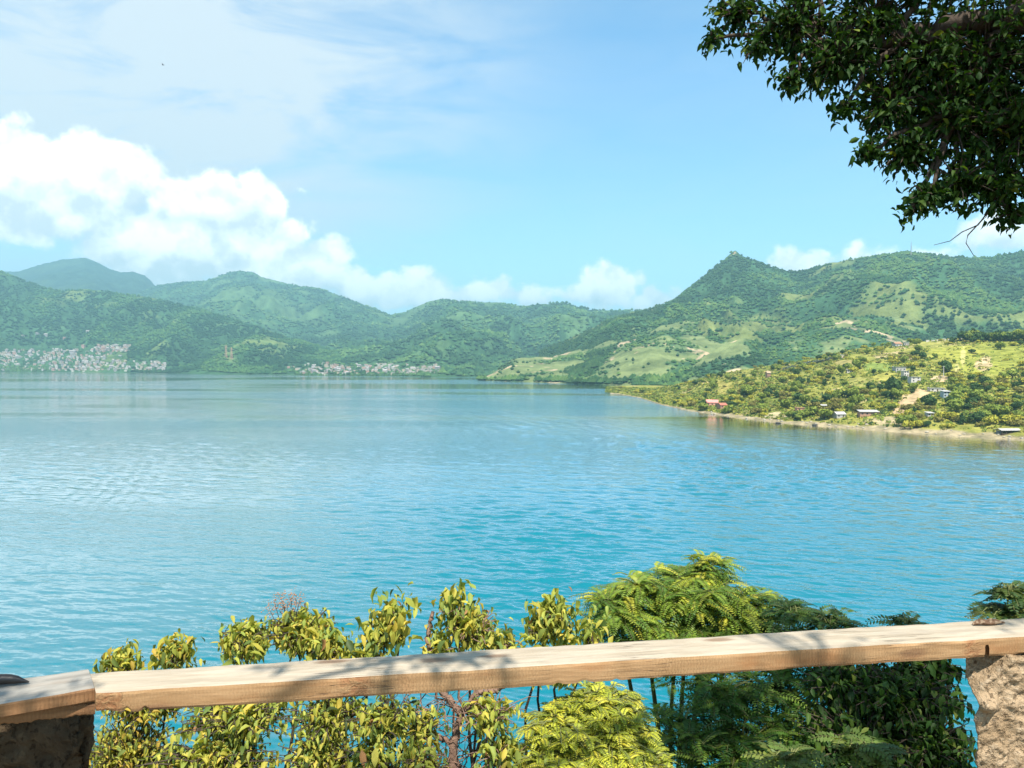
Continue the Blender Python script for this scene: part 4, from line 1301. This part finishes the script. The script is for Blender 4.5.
# dark pod and dry leaf left on the rail
M_POD = mat_simple('dark_pod', (0.018, 0.014, 0.012), 0.45, .4, 40, .002, 90, .5)
p0 = onz(-20, 683.5, ZP + .012); p1 = onz(29, 682.0, ZP + .006)
pts = [p0.lerp(p1, t) + Vector((0, 0, .010 * math.sin(t * 3.14))) for t in np.linspace(0, 1, 9)]
v, f = tube([tuple(q - p0) for q in pts], [.013, .014, .0145, .0145, .014, .013, .011, .006, .002], 10)
o = link('seed_pod', np_mesh('seed_pod', v, [f], M_POD), None, 'black curved seed pod lying on the weathered left plank', 'seed pod'); o.location = p0
M_DRY = mat_simple('dry_leaf', (0.11, 0.062, 0.035), 0.8, .5, 60, .001, 120)
M_DRYL = mat_simple('dry_leaf_pale', (0.22, 0.155, 0.10), 0.8, .4, 60)  # pale faces painted in place of highlights on the crumpled blade
p0 = onz(973, 625, ZR + .003); p1 = onz(1004, 623.5, ZR + .003)
A = np.linspace(0, 1, 14); Bt = np.linspace(-1, 1, 9)
Aa, Bb = np.meshgrid(A, Bt, indexing='ij')
wd = .021 * np.sin(np.pi * np.clip(Aa * .96 + .02, 0, 1)) ** .5
d_ = np.array(p1 - p0); lt = np.array((-d_[1], d_[0], 0)) / np.linalg.norm(d_)
cur = Bb * 1.9 + (fbm(Aa * 6, Bb * 2.5, 12, 3) - .5) * 1.6
Vd = Aa[..., None] * d_ + (np.sin(cur) * wd * .62)[..., None] * lt + ((1 - np.cos(cur)) * wd * .55 + .002 * np.sin(Aa * 9))[..., None] * np.array((0, 0, 1.0))
o = link('dry_leaf', np_mesh('dry_leaf', Vd.reshape(-1, 3), [grid_faces(14, 9)], [M_DRY, M_DRYL], [np.where(fbm(np.arange(104) * .37, np.arange(104) * .21, 3, 3) > .55, 1, 0)]), None, 'curled brown dry leaf lying on the railing above the right pier', 'leaf'); o.location = p0
so = o.modifiers.new('thickness', 'SOLIDIFY'); so.thickness = .0012

# ------------------------------------------------------------------ near foliage
# leaf template: folded blade bent along its length
LT = np.array([(0, 0, 0), (.33, 0, -.02), (.68, 0, -.08), (1, 0, -.22), (.30, .46, .10), (.66, .40, .03), (.30, -.46, .10), (.66, -.40, .03)], float)
LF = np.array([(0, 6, 1), (0, 1, 4), (1, 6, 7), (1, 7, 2), (1, 2, 5), (1, 5, 4), (2, 7, 3), (2, 3, 5)])


def blades(P, Dv, Nv, Ln, Wd, cols, r, curl=1.0):
    N = len(P)
    Dv = Dv / (np.linalg.norm(Dv, axis=1, keepdims=True) + 1e-9)
    Sd = np.cross(Nv, Dv); Sd /= np.linalg.norm(Sd, axis=1, keepdims=True) + 1e-9
    Nn = np.cross(Dv, Sd)
    cu = (r.uniform(.3, 2.6, N) * curl)[:, None, None]
    T = np.repeat(LT[None], N, 0).copy(); T[..., 2:] *= cu
    V_ = P[:, None] + T[..., :1] * (Dv * Ln[:, None])[:, None] + T[..., 1:2] * (Sd * Wd[:, None])[:, None] + T[..., 2:] * (Nn * Ln[:, None])[:, None]
    fc = (LF[None] + 8 * np.arange(N)[:, None, None]).reshape(-1, 3)
    return V_.reshape(-1, 3), fc, np.repeat(cols, 8, 0)


def palette(r, N, cols, w, var=.18):
    c = np.array(cols)[r.choice(len(cols), N, p=np.array(w) / np.sum(w))]
    return c * r.uniform(1 - var, 1 + var, (N, 1))


def ellipsoid(r, N, c, rad, shell=0.0):
    d = r.normal(size=(N, 3)); d /= np.linalg.norm(d, axis=1, keepdims=True)
    k = r.uniform(shell, 1, N) ** (1 / 2.2)
    return np.array(c) + d * k[:, None] * np.array(rad)


def vol(px, py, y, rx, ry, ryd):
    c = at(px, py, y); return (np.array(c), (rx / F * y, ryd, ry / F * y))


def broadleaf(name, label, cat, base, vols, leaf, cols, w, seed, rosette=8, stem_r=.012, bark=None, mat=None, group=None, ratio=.42, droop=1.5, up=.15, twig_back=.16, extra=None, dens=3.1):
    """stems to each volume, twigs to many tips, a rosette of drooping leaves along each twig end"""
    r = np.random.default_rng(seed)
    base = np.array(base, float)
    root = empty(name, base, label, cat, group)
    lines, VP, VD, VN, VL = [], [], [], [], []
    fork = base * .5 + np.mean([v_[0] for v_ in vols], 0) * .5 + np.array((0, .05, -.25))
    tq = np.linspace(0, 1, 10)[:, None]
    lines.append((base + (fork - base) * tq + r.normal(size=(10, 3)) * .008 * np.sin(tq * 3.14) - base, np.linspace(stem_r * 1.5, stem_r * 1.1, 10)))
    for (c, rad, nt) in vols:
        c = np.array(c)
        mid = fork * .45 + c * .55 + r.normal(size=3) * .07 + np.array((0, 0, .02))
        ts = np.linspace(0, 1, 8)[:, None]
        stem = (1 - ts) ** 2 * fork + 2 * ts * (1 - ts) * mid + ts ** 2 * c
        stem[1:-1] += r.normal(size=(6, 3)) * .03
        lines.append((stem - base, np.linspace(stem_r, stem_r * .35, 8)))
        tips = ellipsoid(r, int(nt * dens), c, rad, .15)
        for tp in tips:
            st = c + (tp - c) * r.uniform(.05, .35) + np.array((0, 0, -rad[2] * .35)) * r.uniform(.3, 1)
            m_ = (st + tp) / 2 + r.normal(size=3) * .015 + np.array((0, 0, .02))
            q = np.linspace(0, 1, 5)[:, None]
            tw = (1 - q) ** 2 * st + 2 * q * (1 - q) * m_ + q ** 2 * tp
            lines.append((tw - base, np.linspace(.0042, .0014, 5)))
            axd = tw[-1] - tw[-2]; axd /= np.linalg.norm(axd) + 1e-9
            nl = max(3, int(r.normal(rosette, 1.6)))
            ph = r.uniform(0, 6.28) + np.arange(nl) * 2.4
            back = np.linspace(0, twig_back, nl)
            pos = tp - axd * back[:, None]
            ref = np.array((0, 0, 1.)); sa = np.cross(axd, ref + r.normal(size=3) * .01); sa /= np.linalg.norm(sa) + 1e-9; sb = np.cross(axd, sa)
            out_ = np.cos(ph)[:, None] * sa + np.sin(ph)[:, None] * sb
            dv = out_ * .9 + axd * up + np.array((0, 0, -1)) * r.uniform(.15, droop, nl)[:, None]
            nv = np.array((0, 0, 1.)) + out_ * .5 + r.normal(size=(nl, 3)) * .35
            VP.append(pos); VD.append(dv); VN.append(nv); VL.append(leaf * r.uniform(.35, 1.35, nl) * np.linspace(.65, 1.1, nl))
    P_ = np.concatenate(VP); Dv = np.concatenate(VD); Nv = np.concatenate(VN); Ln = np.concatenate(VL)
    v, f, c = blades(P_ - base, Dv, Nv, Ln, Ln * ratio * 1.0, palette(r, len(P_), cols, w), r)
    link('foliage', np_mesh('foliage', v, [f], mat or M_LEAF, colors=c), root)
    if extra: lines += extra(base, r)
    v, f = tubes(lines, 6)
    link('stem', np_mesh('stem', v, [f], bark or M_BARK), root)
    return root


def pinnate(name, label, cat, base, vols, flen, nleaf, lsize, cols, w, seed, stem_r=.012, mat=None, group=None, droop=.5, fronds=6, bark=None, lratio=.34, dens=1.35):
    """feathery compound leaves: a rachis with pairs of small leaflets"""
    r = np.random.default_rng(seed)
    base = np.array(base, float)
    root = empty(name, base, label, cat, group)
    if dens != 1: vols = [(c_, r_, int(n_ * dens)) for c_, r_, n_ in vols]
    fork = base * .45 + np.mean([v_[0] for v_ in vols], 0) * .55 + np.array((0, .05, -.25)); tq = np.linspace(0, 1, 10)[:, None]
    lines = [((fork - base) * tq + r.normal(size=(10, 3)) * .010 * np.sin(tq * 3.14), np.linspace(stem_r * 1.5, stem_r * 1.1, 10))]; LP, LD, LN, LL, LC = [], [], [], [], []
    for (c, rad, nt) in vols:
        c = np.array(c)
        ts = np.linspace(0, 1, 8)[:, None]; mid = fork * .4 + c * .6 + r.normal(size=3) * .05
        stem = (1 - ts) ** 2 * fork + 2 * ts * (1 - ts) * mid + ts ** 2 * c
        lines.append((stem - base, np.linspace(stem_r, stem_r * .35, 8)))
        tips = ellipsoid(r, nt, c, rad, .1)
        for tp in tips:
            st = c + (tp - c) * r.uniform(.05, .3) - np.array((0, 0, rad[2] * .4)) * r.uniform(.2, 1)
            q = np.linspace(0, 1, 4)[:, None]; tw = st + (tp - st) * q + np.array((0, 0, .03)) * np.sin(q * 3.14)
            lines.append((tw - base, np.linspace(.005, .002, 4)))
            axd = tp - st; axd /= np.linalg.norm(axd) + 1e-9
            for k in range(max(2, int(r.normal(fronds, 1)))):
                ph = r.uniform(0, 6.28)
                o_ = np.array((math.cos(ph), math.sin(ph), 0))
                d0 = o_ + axd * .4 + np.array((0, 0, r.uniform(.15, .7))); d0 /= np.linalg.norm(d0)
                Lf = flen * r.uniform(.6, 1.15)
                s_ = np.linspace(0, 1, nleaf)
                Rp = tp - axd * r.uniform(0, .06) + (d0 * Lf) * s_[:, None] + np.array((0, 0, -1)) * (droop * Lf * s_[:, None] ** 2)
                T = np.gradient(Rp, axis=0); T /= np.linalg.norm(T, axis=1, keepdims=True)
                side = np.cross(T, np.array((0, 0, 1.)) + r.normal(size=3) * .25); side /= np.linalg.norm(side, axis=1, keepdims=True) + 1e-9
                nn = np.cross(side, T)
                lines.append((Rp[::max(1, nleaf // 4)] - base, np.full(len(Rp[::max(1, nleaf // 4)]), .0011)))
                env = lsize * (0.55 + .45 * np.sin(np.pi * np.clip(s_ * .9 + .12, 0, 1)))
                cc = palette(r, 1, cols, w)[0]
                for sg in (-1, 1):
                    LP.append(Rp[1:]); LD.append((side * sg + T * .45 - nn * .12)[1:]); LN.append((nn + side * sg * .2 + r.normal(size=nn.shape) * .2)[1:]); LL.append(env[1:] * r.uniform(.85, 1.15, nleaf - 1)); LC.append(np.tile(cc, (nleaf - 1, 1)))
    P_ = np.concatenate(LP) - base; Dv = np.concatenate(LD); Nv = np.concatenate(LN); Ln = np.concatenate(LL); C = np.concatenate(LC) * r.uniform(.85, 1.15, (len(P_), 1))
    Dv /= np.linalg.norm(Dv, axis=1, keepdims=True); Sd = np.cross(Nv, Dv); Sd /= np.linalg.norm(Sd, axis=1, keepdims=True) + 1e-9
    Wd = Ln * lratio * .5
    V_ = np.stack([P_, P_ + Dv * (Ln * .55)[:, None] + Sd * Wd[:, None], P_ + Dv * Ln[:, None], P_ + Dv * (Ln * .55)[:, None] - Sd * Wd[:, None]], 1).reshape(-1, 3)
    link('foliage', np_mesh('foliage', V_, [np.arange(len(V_)).reshape(-1, 4)], mat or M_FINE, colors=np.repeat(C, 4, 0)), root)
    v, f = tubes(lines, 5)
    link('stem', np_mesh('stem', v, [f], bark or M_GREENSTEM), root)
    return root


def V3(px, py, y, rx, ry, ryd, n_):
    c, rad = vol(px, py, y, rx, ry, ryd); return (c, rad, n_)


def gnd(px, y, dy=0.0):
    u = float(ray(px, 700)[0]); return (u * y, y, near_z(u * y, y) - .1)


LEAFC = [(0.33, 0.35, 0.06), (0.25, 0.30, 0.06), (0.44, 0.40, 0.07), (0.13, 0.19, 0.05), (0.52, 0.41, 0.07), (0.33, 0.17, 0.07), (0.06, 0.09, 0.03)]
LEAFW = [4, 3, 3.0, 1.4, 1.2, .12, .4]
broadleaf('broadleaf_shrub', 'yellow-green shrub with two small rounded tops at the far left', 'shrub', gnd(140, 4.2),
          [V3(122, 668, 3.9, 17, 10, .12, 26), V3(175, 657, 3.9, 15, 11, .12, 24), V3(150, 700, 3.9, 50, 26, .25, 70), V3(130, 752, 3.8, 60, 40, .25, 95)], .050, [(0.42, 0.39, 0.06), (0.29, 0.31, 0.055), (0.48, 0.34, 0.06), (0.14, 0.18, 0.045)], [4, 3, 2, 2], 701, 8)
broadleaf('broadleaf_shrub', 'big drooping-leaved shrub with a dry reddish flower head behind the left half of the railing', 'shrub', gnd(265, 3.6),
          [V3(245, 640, 3.3, 30, 20, .14, 30), V3(300, 630, 3.3, 42, 26, .16, 50), V3(325, 650, 3.2, 26, 18, .12, 18), V3(240, 715, 3.2, 70, 30, .22, 60), V3(330, 715, 3.2, 50, 30, .22, 42), V3(215, 760, 3.1, 80, 24, .2, 50), V3(320, 762, 3.1, 60, 26, .2, 42)],
          .054, LEAFC, LEAFW, 702, 8)
broadleaf('broadleaf_shrub', 'slim shrub with an upright leafy top left of the pale-stemmed one', 'shrub', gnd(390, 3.5),
          [V3(392, 617, 3.25, 16, 14, .08, 10), V3(385, 635, 3.25, 26, 18, .1, 15), V3(360, 655, 3.2, 22, 12, .1, 9), V3(385, 720, 3.1, 40, 30, .2, 26), V3(370, 765, 3.0, 40, 20, .2, 16), V3(420, 725, 3.15, 30, 26, .2, 12)], .054, LEAFC, LEAFW, 703, 7)
pink = M_PINKBARK


def gnarl(base, r):
    out_ = []
    for (pts, r0) in (([(455, 800), (452, 745), (462, 715), (478, 690), (470, 672)], .025), ([(478, 692), (498, 690), (515, 675)], .016), ([(462, 712), (440, 690), (428, 640), (432, 612)], .018), ([(455, 745), (425, 730), (405, 700)], .012)):
        P_ = [np.array(at(a, b, 3.25)) - base for a, b in pts]
        P_ = np.array(P_); t = np.linspace(0, len(P_) - 1, 26)
        Q = np.stack([np.interp(t, np.arange(len(P_)), P_[:, i]) for i in range(3)], -1) + r.normal(size=(26, 3)) * .004
        out_.append((Q, np.linspace(r0, r0 * .55, 26) * r.uniform(.65, 1.25, 26)))
    for k in range(150):  # dead twigs tangled round the stem
        a = np.array(at(r.uniform(400, 500), r.uniform(700, 790), 3.25 + r.normal() * .06)) - base
        d = r.normal(size=3); d[2] = abs(d[2]) * .8; d /= np.linalg.norm(d)
        q = np.linspace(0, 1, 5)[:, None]
        out_.append((a + d * q * r.uniform(.08, .2) + r.normal(size=(5, 3)) * .008, np.linspace(.0030, .0010, 5)))
    return out_


broadleaf('broadleaf_shrub', 'shrub with a gnarled pinkish stem and tall leafy top behind the middle railing', 'shrub', gnd(455, 3.5),
          [V3(455, 612, 3.25, 18, 12, .08, 10), V3(470, 628, 3.25, 32, 24, .11, 24), V3(440, 645, 3.25, 20, 14, .08, 8), V3(500, 648, 3.25, 30, 8, .1, 10), V3(490, 715, 3.15, 42, 24, .16, 17), V3(500, 755, 3.1, 36, 20, .16, 14), V3(420, 760, 3.0, 36, 16, .16, 12)],
          .052, LEAFC, LEAFW, 704, 7, .012, pink, extra=gnarl)
broadleaf('broadleaf_shrub', 'leafy yellow-green sprig left of the feathery tree behind the railing', 'shrub', gnd(550, 3.6),
          [V3(552, 616, 3.35, 24, 12, .1, 15), V3(545, 630, 3.35, 32, 14, .1, 18), V3(590, 640, 3.35, 16, 10, .1, 7), V3(560, 672, 3.3, 44, 14, .12, 14)], .053, LEAFC, LEAFW, 705, 7)
PINC = [(0.18, 0.26, 0.034), (0.095, 0.17, 0.027), (0.30, 0.34, 0.04), (0.42, 0.40, 0.05)]
pinnate('feathery_tree', 'feathery dark green tree with fern-like leaves behind the middle of the railing', 'tree', gnd(680, 5.0),
        [V3(700, 570, 4.4, 34, 14, .2, 22), V3(690, 595, 4.3, 62, 22, .3, 60), V3(620, 610, 4.2, 36, 22, .22, 34), V3(680, 632, 4.2, 90, 22, .3, 80), V3(740, 610, 4.3, 40, 24, .25, 38), V3(640, 590, 4.3, 26, 14, .15, 14)],
        .20, 15, .034, PINC, [4, 3, 2.2, .8], 711, .022, fronds=6)
pinnate('feathery_sapling', 'dark feathery sprigs right of the big feathery tree', 'shrub', gnd(810, 4.4),
        [V3(790, 612, 4.0, 24, 12, .12, 12), V3(830, 622, 4.0, 26, 10, .12, 12), V3(812, 645, 4.0, 54, 14, .2, 24), V3(770, 640, 4.0, 30, 16, .2, 16)], .17, 11, .036, [(0.055, 0.11, 0.024), (0.10, 0.16, 0.03)], [3, 2], 712, .010, fronds=4, lratio=.42)
pinnate('feathery_sapling', 'tiny green sprig showing just above the railing, left of the right pier', 'shrub', gnd(905, 3.9),
        [V3(906, 622, 3.6, 16, 5, .08, 6), V3(905, 650, 3.6, 20, 10, .1, 8)], .13, 9, .036, [(0.06, 0.11, 0.03), (0.10, 0.14, 0.03)], [3, 2], 713, .006, fronds=4, lratio=.42)
pinnate('feathery_sapling', 'green sprig rising above the railing over the right pier', 'shrub', gnd(1010, 4.0),
        [V3(1008, 592, 3.5, 16, 8, .08, 10), V3(1005, 612, 3.5, 24, 7, .1, 14), V3(1040, 600, 3.5, 20, 14, .1, 14), V3(1015, 640, 3.5, 30, 10, .1, 10)], .11, 9, .036, [(0.06, 0.11, 0.03), (0.10, 0.14, 0.03), (0.17, 0.18, 0.04)], [3, 2, 1], 714, .008, fronds=4, lratio=.45)
pinnate('golden_shrub', 'bright yellow-green fine-leaved shrub below the middle of the railing', 'shrub', gnd(580, 3.9),
        [V3(600, 705, 3.3, 46, 18, .18, 60), V3(560, 725, 3.2, 40, 22, .2, 60), V3(610, 740, 3.2, 54, 26, .2, 90), V3(560, 762, 3.1, 56, 20, .2, 70), V3(640, 768, 3.1, 40, 18, .2, 40)],
        .072, 10, .016, [(0.42, 0.43, 0.045), (0.32, 0.36, 0.04), (0.52, 0.47, 0.055), (0.19, 0.235, 0.035)], [4, 3, 2, 1.5], 715, .010, fronds=8, lratio=.5, dens=2.3)
DARKC = [(0.032, 0.078, 0.012), (0.020, 0.050, 0.009), (0.07, 0.13, 0.018), (0.13, 0.165, 0.03)]  # leaf colours darkened, the shade below the crown put into them
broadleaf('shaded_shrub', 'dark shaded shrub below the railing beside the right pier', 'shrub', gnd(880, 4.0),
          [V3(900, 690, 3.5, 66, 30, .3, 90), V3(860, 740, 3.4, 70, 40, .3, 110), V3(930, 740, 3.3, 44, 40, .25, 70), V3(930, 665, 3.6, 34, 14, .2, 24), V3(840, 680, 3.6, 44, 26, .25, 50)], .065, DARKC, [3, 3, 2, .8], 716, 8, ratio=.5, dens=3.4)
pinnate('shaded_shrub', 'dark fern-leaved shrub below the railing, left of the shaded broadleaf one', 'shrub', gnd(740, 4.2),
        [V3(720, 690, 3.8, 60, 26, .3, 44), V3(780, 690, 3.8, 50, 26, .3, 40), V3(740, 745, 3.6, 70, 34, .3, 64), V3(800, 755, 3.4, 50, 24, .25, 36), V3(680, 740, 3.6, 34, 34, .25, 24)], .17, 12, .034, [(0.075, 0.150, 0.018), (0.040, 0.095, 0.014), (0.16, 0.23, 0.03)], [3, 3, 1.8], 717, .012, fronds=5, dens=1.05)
pinnate('shaded_shrub', 'low lit fern-like seedling at the bottom edge right of the golden shrub', 'shrub', gnd(800, 3.3),
        [V3(790, 760, 2.9, 24, 10, .1, 8), V3(860, 752, 2.95, 30, 12, .1, 9)], .14, 9, .034, [(0.10, 0.15, 0.03), (0.15, 0.18, 0.035)], [3, 2], 718, .006, fronds=4, lratio=.5)

# dry flower head over the big shrub
fb0 = np.array(at(288, 632, 3.3))
root = empty('dry_flower_head', fb0, 'dry pinkish flower head rising above the big drooping shrub', 'flower')
rf = np.random.default_rng(9); lines = []; bl = []
for (px, py) in ((275, 604), (281, 598), (288, 602), (292, 597), (296, 606), (270, 610), (284, 608), (300, 600)):
    tp = np.array(at(px, py, 3.3)) - fb0
    lines.append(([(0, 0, 0), tuple(tp * .5 + rf.normal(size=3) * .01), tuple(tp)], [.003, .002, .001]))
    for k in range(46):
        p_ = tp + rf.normal(size=3) * np.array((.013, .013, .017)); s_ = rf.uniform(.0008, .0024)
        bl.append((p_[0] - s_, p_[1] - s_, p_[2] - s_, p_[0] + s_, p_[1] + s_, p_[2] + s_))
v, f = tubes(lines, 5); link('stalk', np_mesh('stalk', v, [f], M_BARK), root)
v, f = boxes(bl); link('blossom', np_mesh('blossom', v, [f], mat_simple('dry_blossom', (0.36, 0.20, 0.12), .9, .4, 60)), root)

# ------------------------------------------------------------------ the tree overhead, trunk standing to the right behind the pier
tb = np.array((4.6, 1.0, CAMZ - 1.7))
tree = empty('overhanging_tree', tb, 'leafy dark tree whose branches hang into the upper right corner', 'tree')
fork = np.array((4.2, 1.2, CAMZ + 1.0))
r = np.random.default_rng(31)
tl = []


def limb(a, b, r0, r1, sag=.15, n_=12, jit=.02):
    a = np.array(a, float); b = np.array(b, float); t = np.linspace(0, 1, n_)[:, None]
    m_ = (a + b) / 2 + np.array((0, 0, sag))
    q = (1 - t) ** 2 * a + 2 * t * (1 - t) * m_ + t ** 2 * b
    q[1:-1] += r.normal(size=(n_ - 2, 3)) * jit
    return (q - tb, np.linspace(r0, r1, n_))


def CV(px, py, y, rpx, n_):
    c = at(px, py, y); return (np.array(c), rpx / F * y, n_)


CL = [CV(735, 12, 4.0, 34, 130), CV(712, 40, 4.0, 14, 26), CV(760, 45, 3.9, 26, 80), CV(795, 22, 3.9, 48, 250), CV(792, 78, 3.8, 18, 50), CV(835, 60, 3.8, 46, 260), CV(845, 108, 3.7, 16, 42), CV(875, 25, 3.8, 60, 360),
      CV(890, 105, 3.7, 44, 260), CV(870, 150, 3.6, 16, 44), CV(905, 150, 3.6, 34, 150), CV(925, 60, 3.7, 70, 480), CV(955, 120, 3.6, 62, 420), CV(925, 195, 3.5, 22, 70), CV(912, 207, 3.5, 10, 18), CV(960, 180, 3.5, 34, 170), CV(1000, 185, 3.5, 38, 200),
      CV(1012, 214, 3.5, 15, 40), CV(985, 60, 3.6, 75, 480), CV(1020, 130, 3.5, 64, 380), CV(1080, 60, 3.5, 90, 420), CV(1090, 170, 3.5, 60, 240), CV(830, -60, 3.9, 70, 260), CV(940, -70, 3.6, 90, 420), CV(1060, -80, 3.5, 110, 420), CV(1180, 60, 3.4, 120, 360), CV(760, -50, 4.1, 40, 120)]
# the crown reaches back over the terrace as well; unseen clumps added here to shade railing, shrubs and left pier
for (x, y, dz_, rr, nn) in ((-.95, .04, 1.9, .36, 330), (1.28, 1.55, 1.95, .40, 220), (1.9, 1.75, 2.0, .5, 330), (1.45, 1.3, 2.2, .4, 200), (2.6, 2.4, 2.6, .8, 500), (3.4, 1.6, 3.0, .9, 500), (2.35, 1.2, 2.9, .55, 240), (1.4, 1.0, 2.7, .45, 120), (0.0, .5, 2.3, .42, 170), (2.4, .6, 3.2, .7, 220), (4.4, .9, 3.4, 1.0, 500), (3.4, 3.2, 2.6, .9, 500), (1.4, .1, 2.7, .4, 90), (2.6, 3.6, 2.3, .6, 300)):
    CL.append((np.array((x, y, CAMZ + dz_)), rr, nn))
tl.append(limb(tb + np.array((0, 0, -.3)), fork, .22, .16, .0, 14, .02))
hubs = [np.array(at(1010, 20, 3.5)), np.array(at(900, 40, 3.7)), np.array(at(960, 110, 3.6)), np.array((2.6, 1.8, CAMZ + 2.5)), np.array((1.0, .8, CAMZ + 2.5)), np.array(at(815, 35, 3.9))]
tl += [limb(fork, hubs[0], .12, .075, .25), limb(hubs[0], hubs[1], .06, .035, .04), limb(hubs[0], hubs[2], .045, .03, -.02), limb(fork, hubs[3], .11, .06, .3), limb(hubs[3], hubs[4], .05, .025, .12), limb(hubs[1], hubs[5], .03, .018, .02)]
P_, Dv, Nv = [], [], []
HB = np.array(hubs)
for c, rad, nn in CL:
    h_ = HB[np.argmin(np.linalg.norm(HB - c, axis=1))]
    tl.append(limb(h_, c, .018, .008, .03, 8, .012))
    nt = max(3, int(nn / 9 * 3.3))
    tips = ellipsoid(r, nt, c, (rad * 1.06, rad * 1.06, rad * .96), .1)
    for tp in tips:
        st = c + (tp - c) * r.uniform(0, .35)
        tl.append(limb(st, tp, .005, .0015, .01, 4, .004))
        axd = (tp - st) / (np.linalg.norm(tp - st) + 1e-9); nl = 9
        q = r.uniform(0, .13, nl)
        P_.append(tp - axd * q[:, None] + r.normal(size=(nl, 3)) * .018)
        o_ = r.normal(size=(nl, 3)); o_[:, 2] *= .5
        Dv.append(o_ * .8 + axd * .5 + np.array((0, 0, -1)) * r.uniform(.1, 1.0, nl)[:, None])
        Nv.append(np.array((0, 0, 1.)) + r.normal(size=(nl, 3)) * .55)
P_ = np.concatenate(P_); Dv = np.concatenate(Dv); Nv = np.concatenate(Nv)
Ln = .045 * r.uniform(.55, 1.25, len(P_))
v, f, c = blades(P_ - tb, Dv, Nv, Ln, Ln * .52, palette(r, len(P_), [(0.018, 0.052, 0.008), (0.028, 0.070, 0.011), (0.055, 0.105, 0.016), (0.14, 0.18, 0.03)], [4, 3, 1.0, .22]), r)
link('crown', np_mesh('crown', v, [f], M_CROWN, colors=c), tree)
# bare twig dangling below the crown
tw0 = at(988, 212, 3.5)
for pts in ([(988, 212), (978, 225), (962, 232), (950, 241), (934, 245)], [(984, 218), (968, 235), (966, 243), (974, 256)]):
    q = np.array([np.array(at(a, b, 3.5)) for a, b in pts]); tl.append((q - tb, np.linspace(.0035, .0012, len(q))))
v, f = tubes(tl, 7)
link('trunk', np_mesh('trunk', v, [f], M_BARK), tree)

# ------------------------------------------------------------------ haze over the lake basin
hz = meshbox('haze', [(-14000, -3000, -3.5, 14000, 14500, 1220)], None)
hz.data.materials.clear()
m, n, out = new_mat('haze')
pv_ = n.node('ShaderNodeVolumePrincipled')
pv_.inputs['Color'].default_value = (0.46, 0.86, 0.98, 1)
pv_.inputs['Density'].default_value = HAZE
pv_.inputs['Anisotropy'].default_value = 0.2
n.l.new(pv_.outputs[0], out.inputs['Volume'])
hz.data.materials.append(m)
hz.visible_shadow = True
tag(hz, 'thin bluish haze filling the air over the lake', 'haze', None, 'stuff')
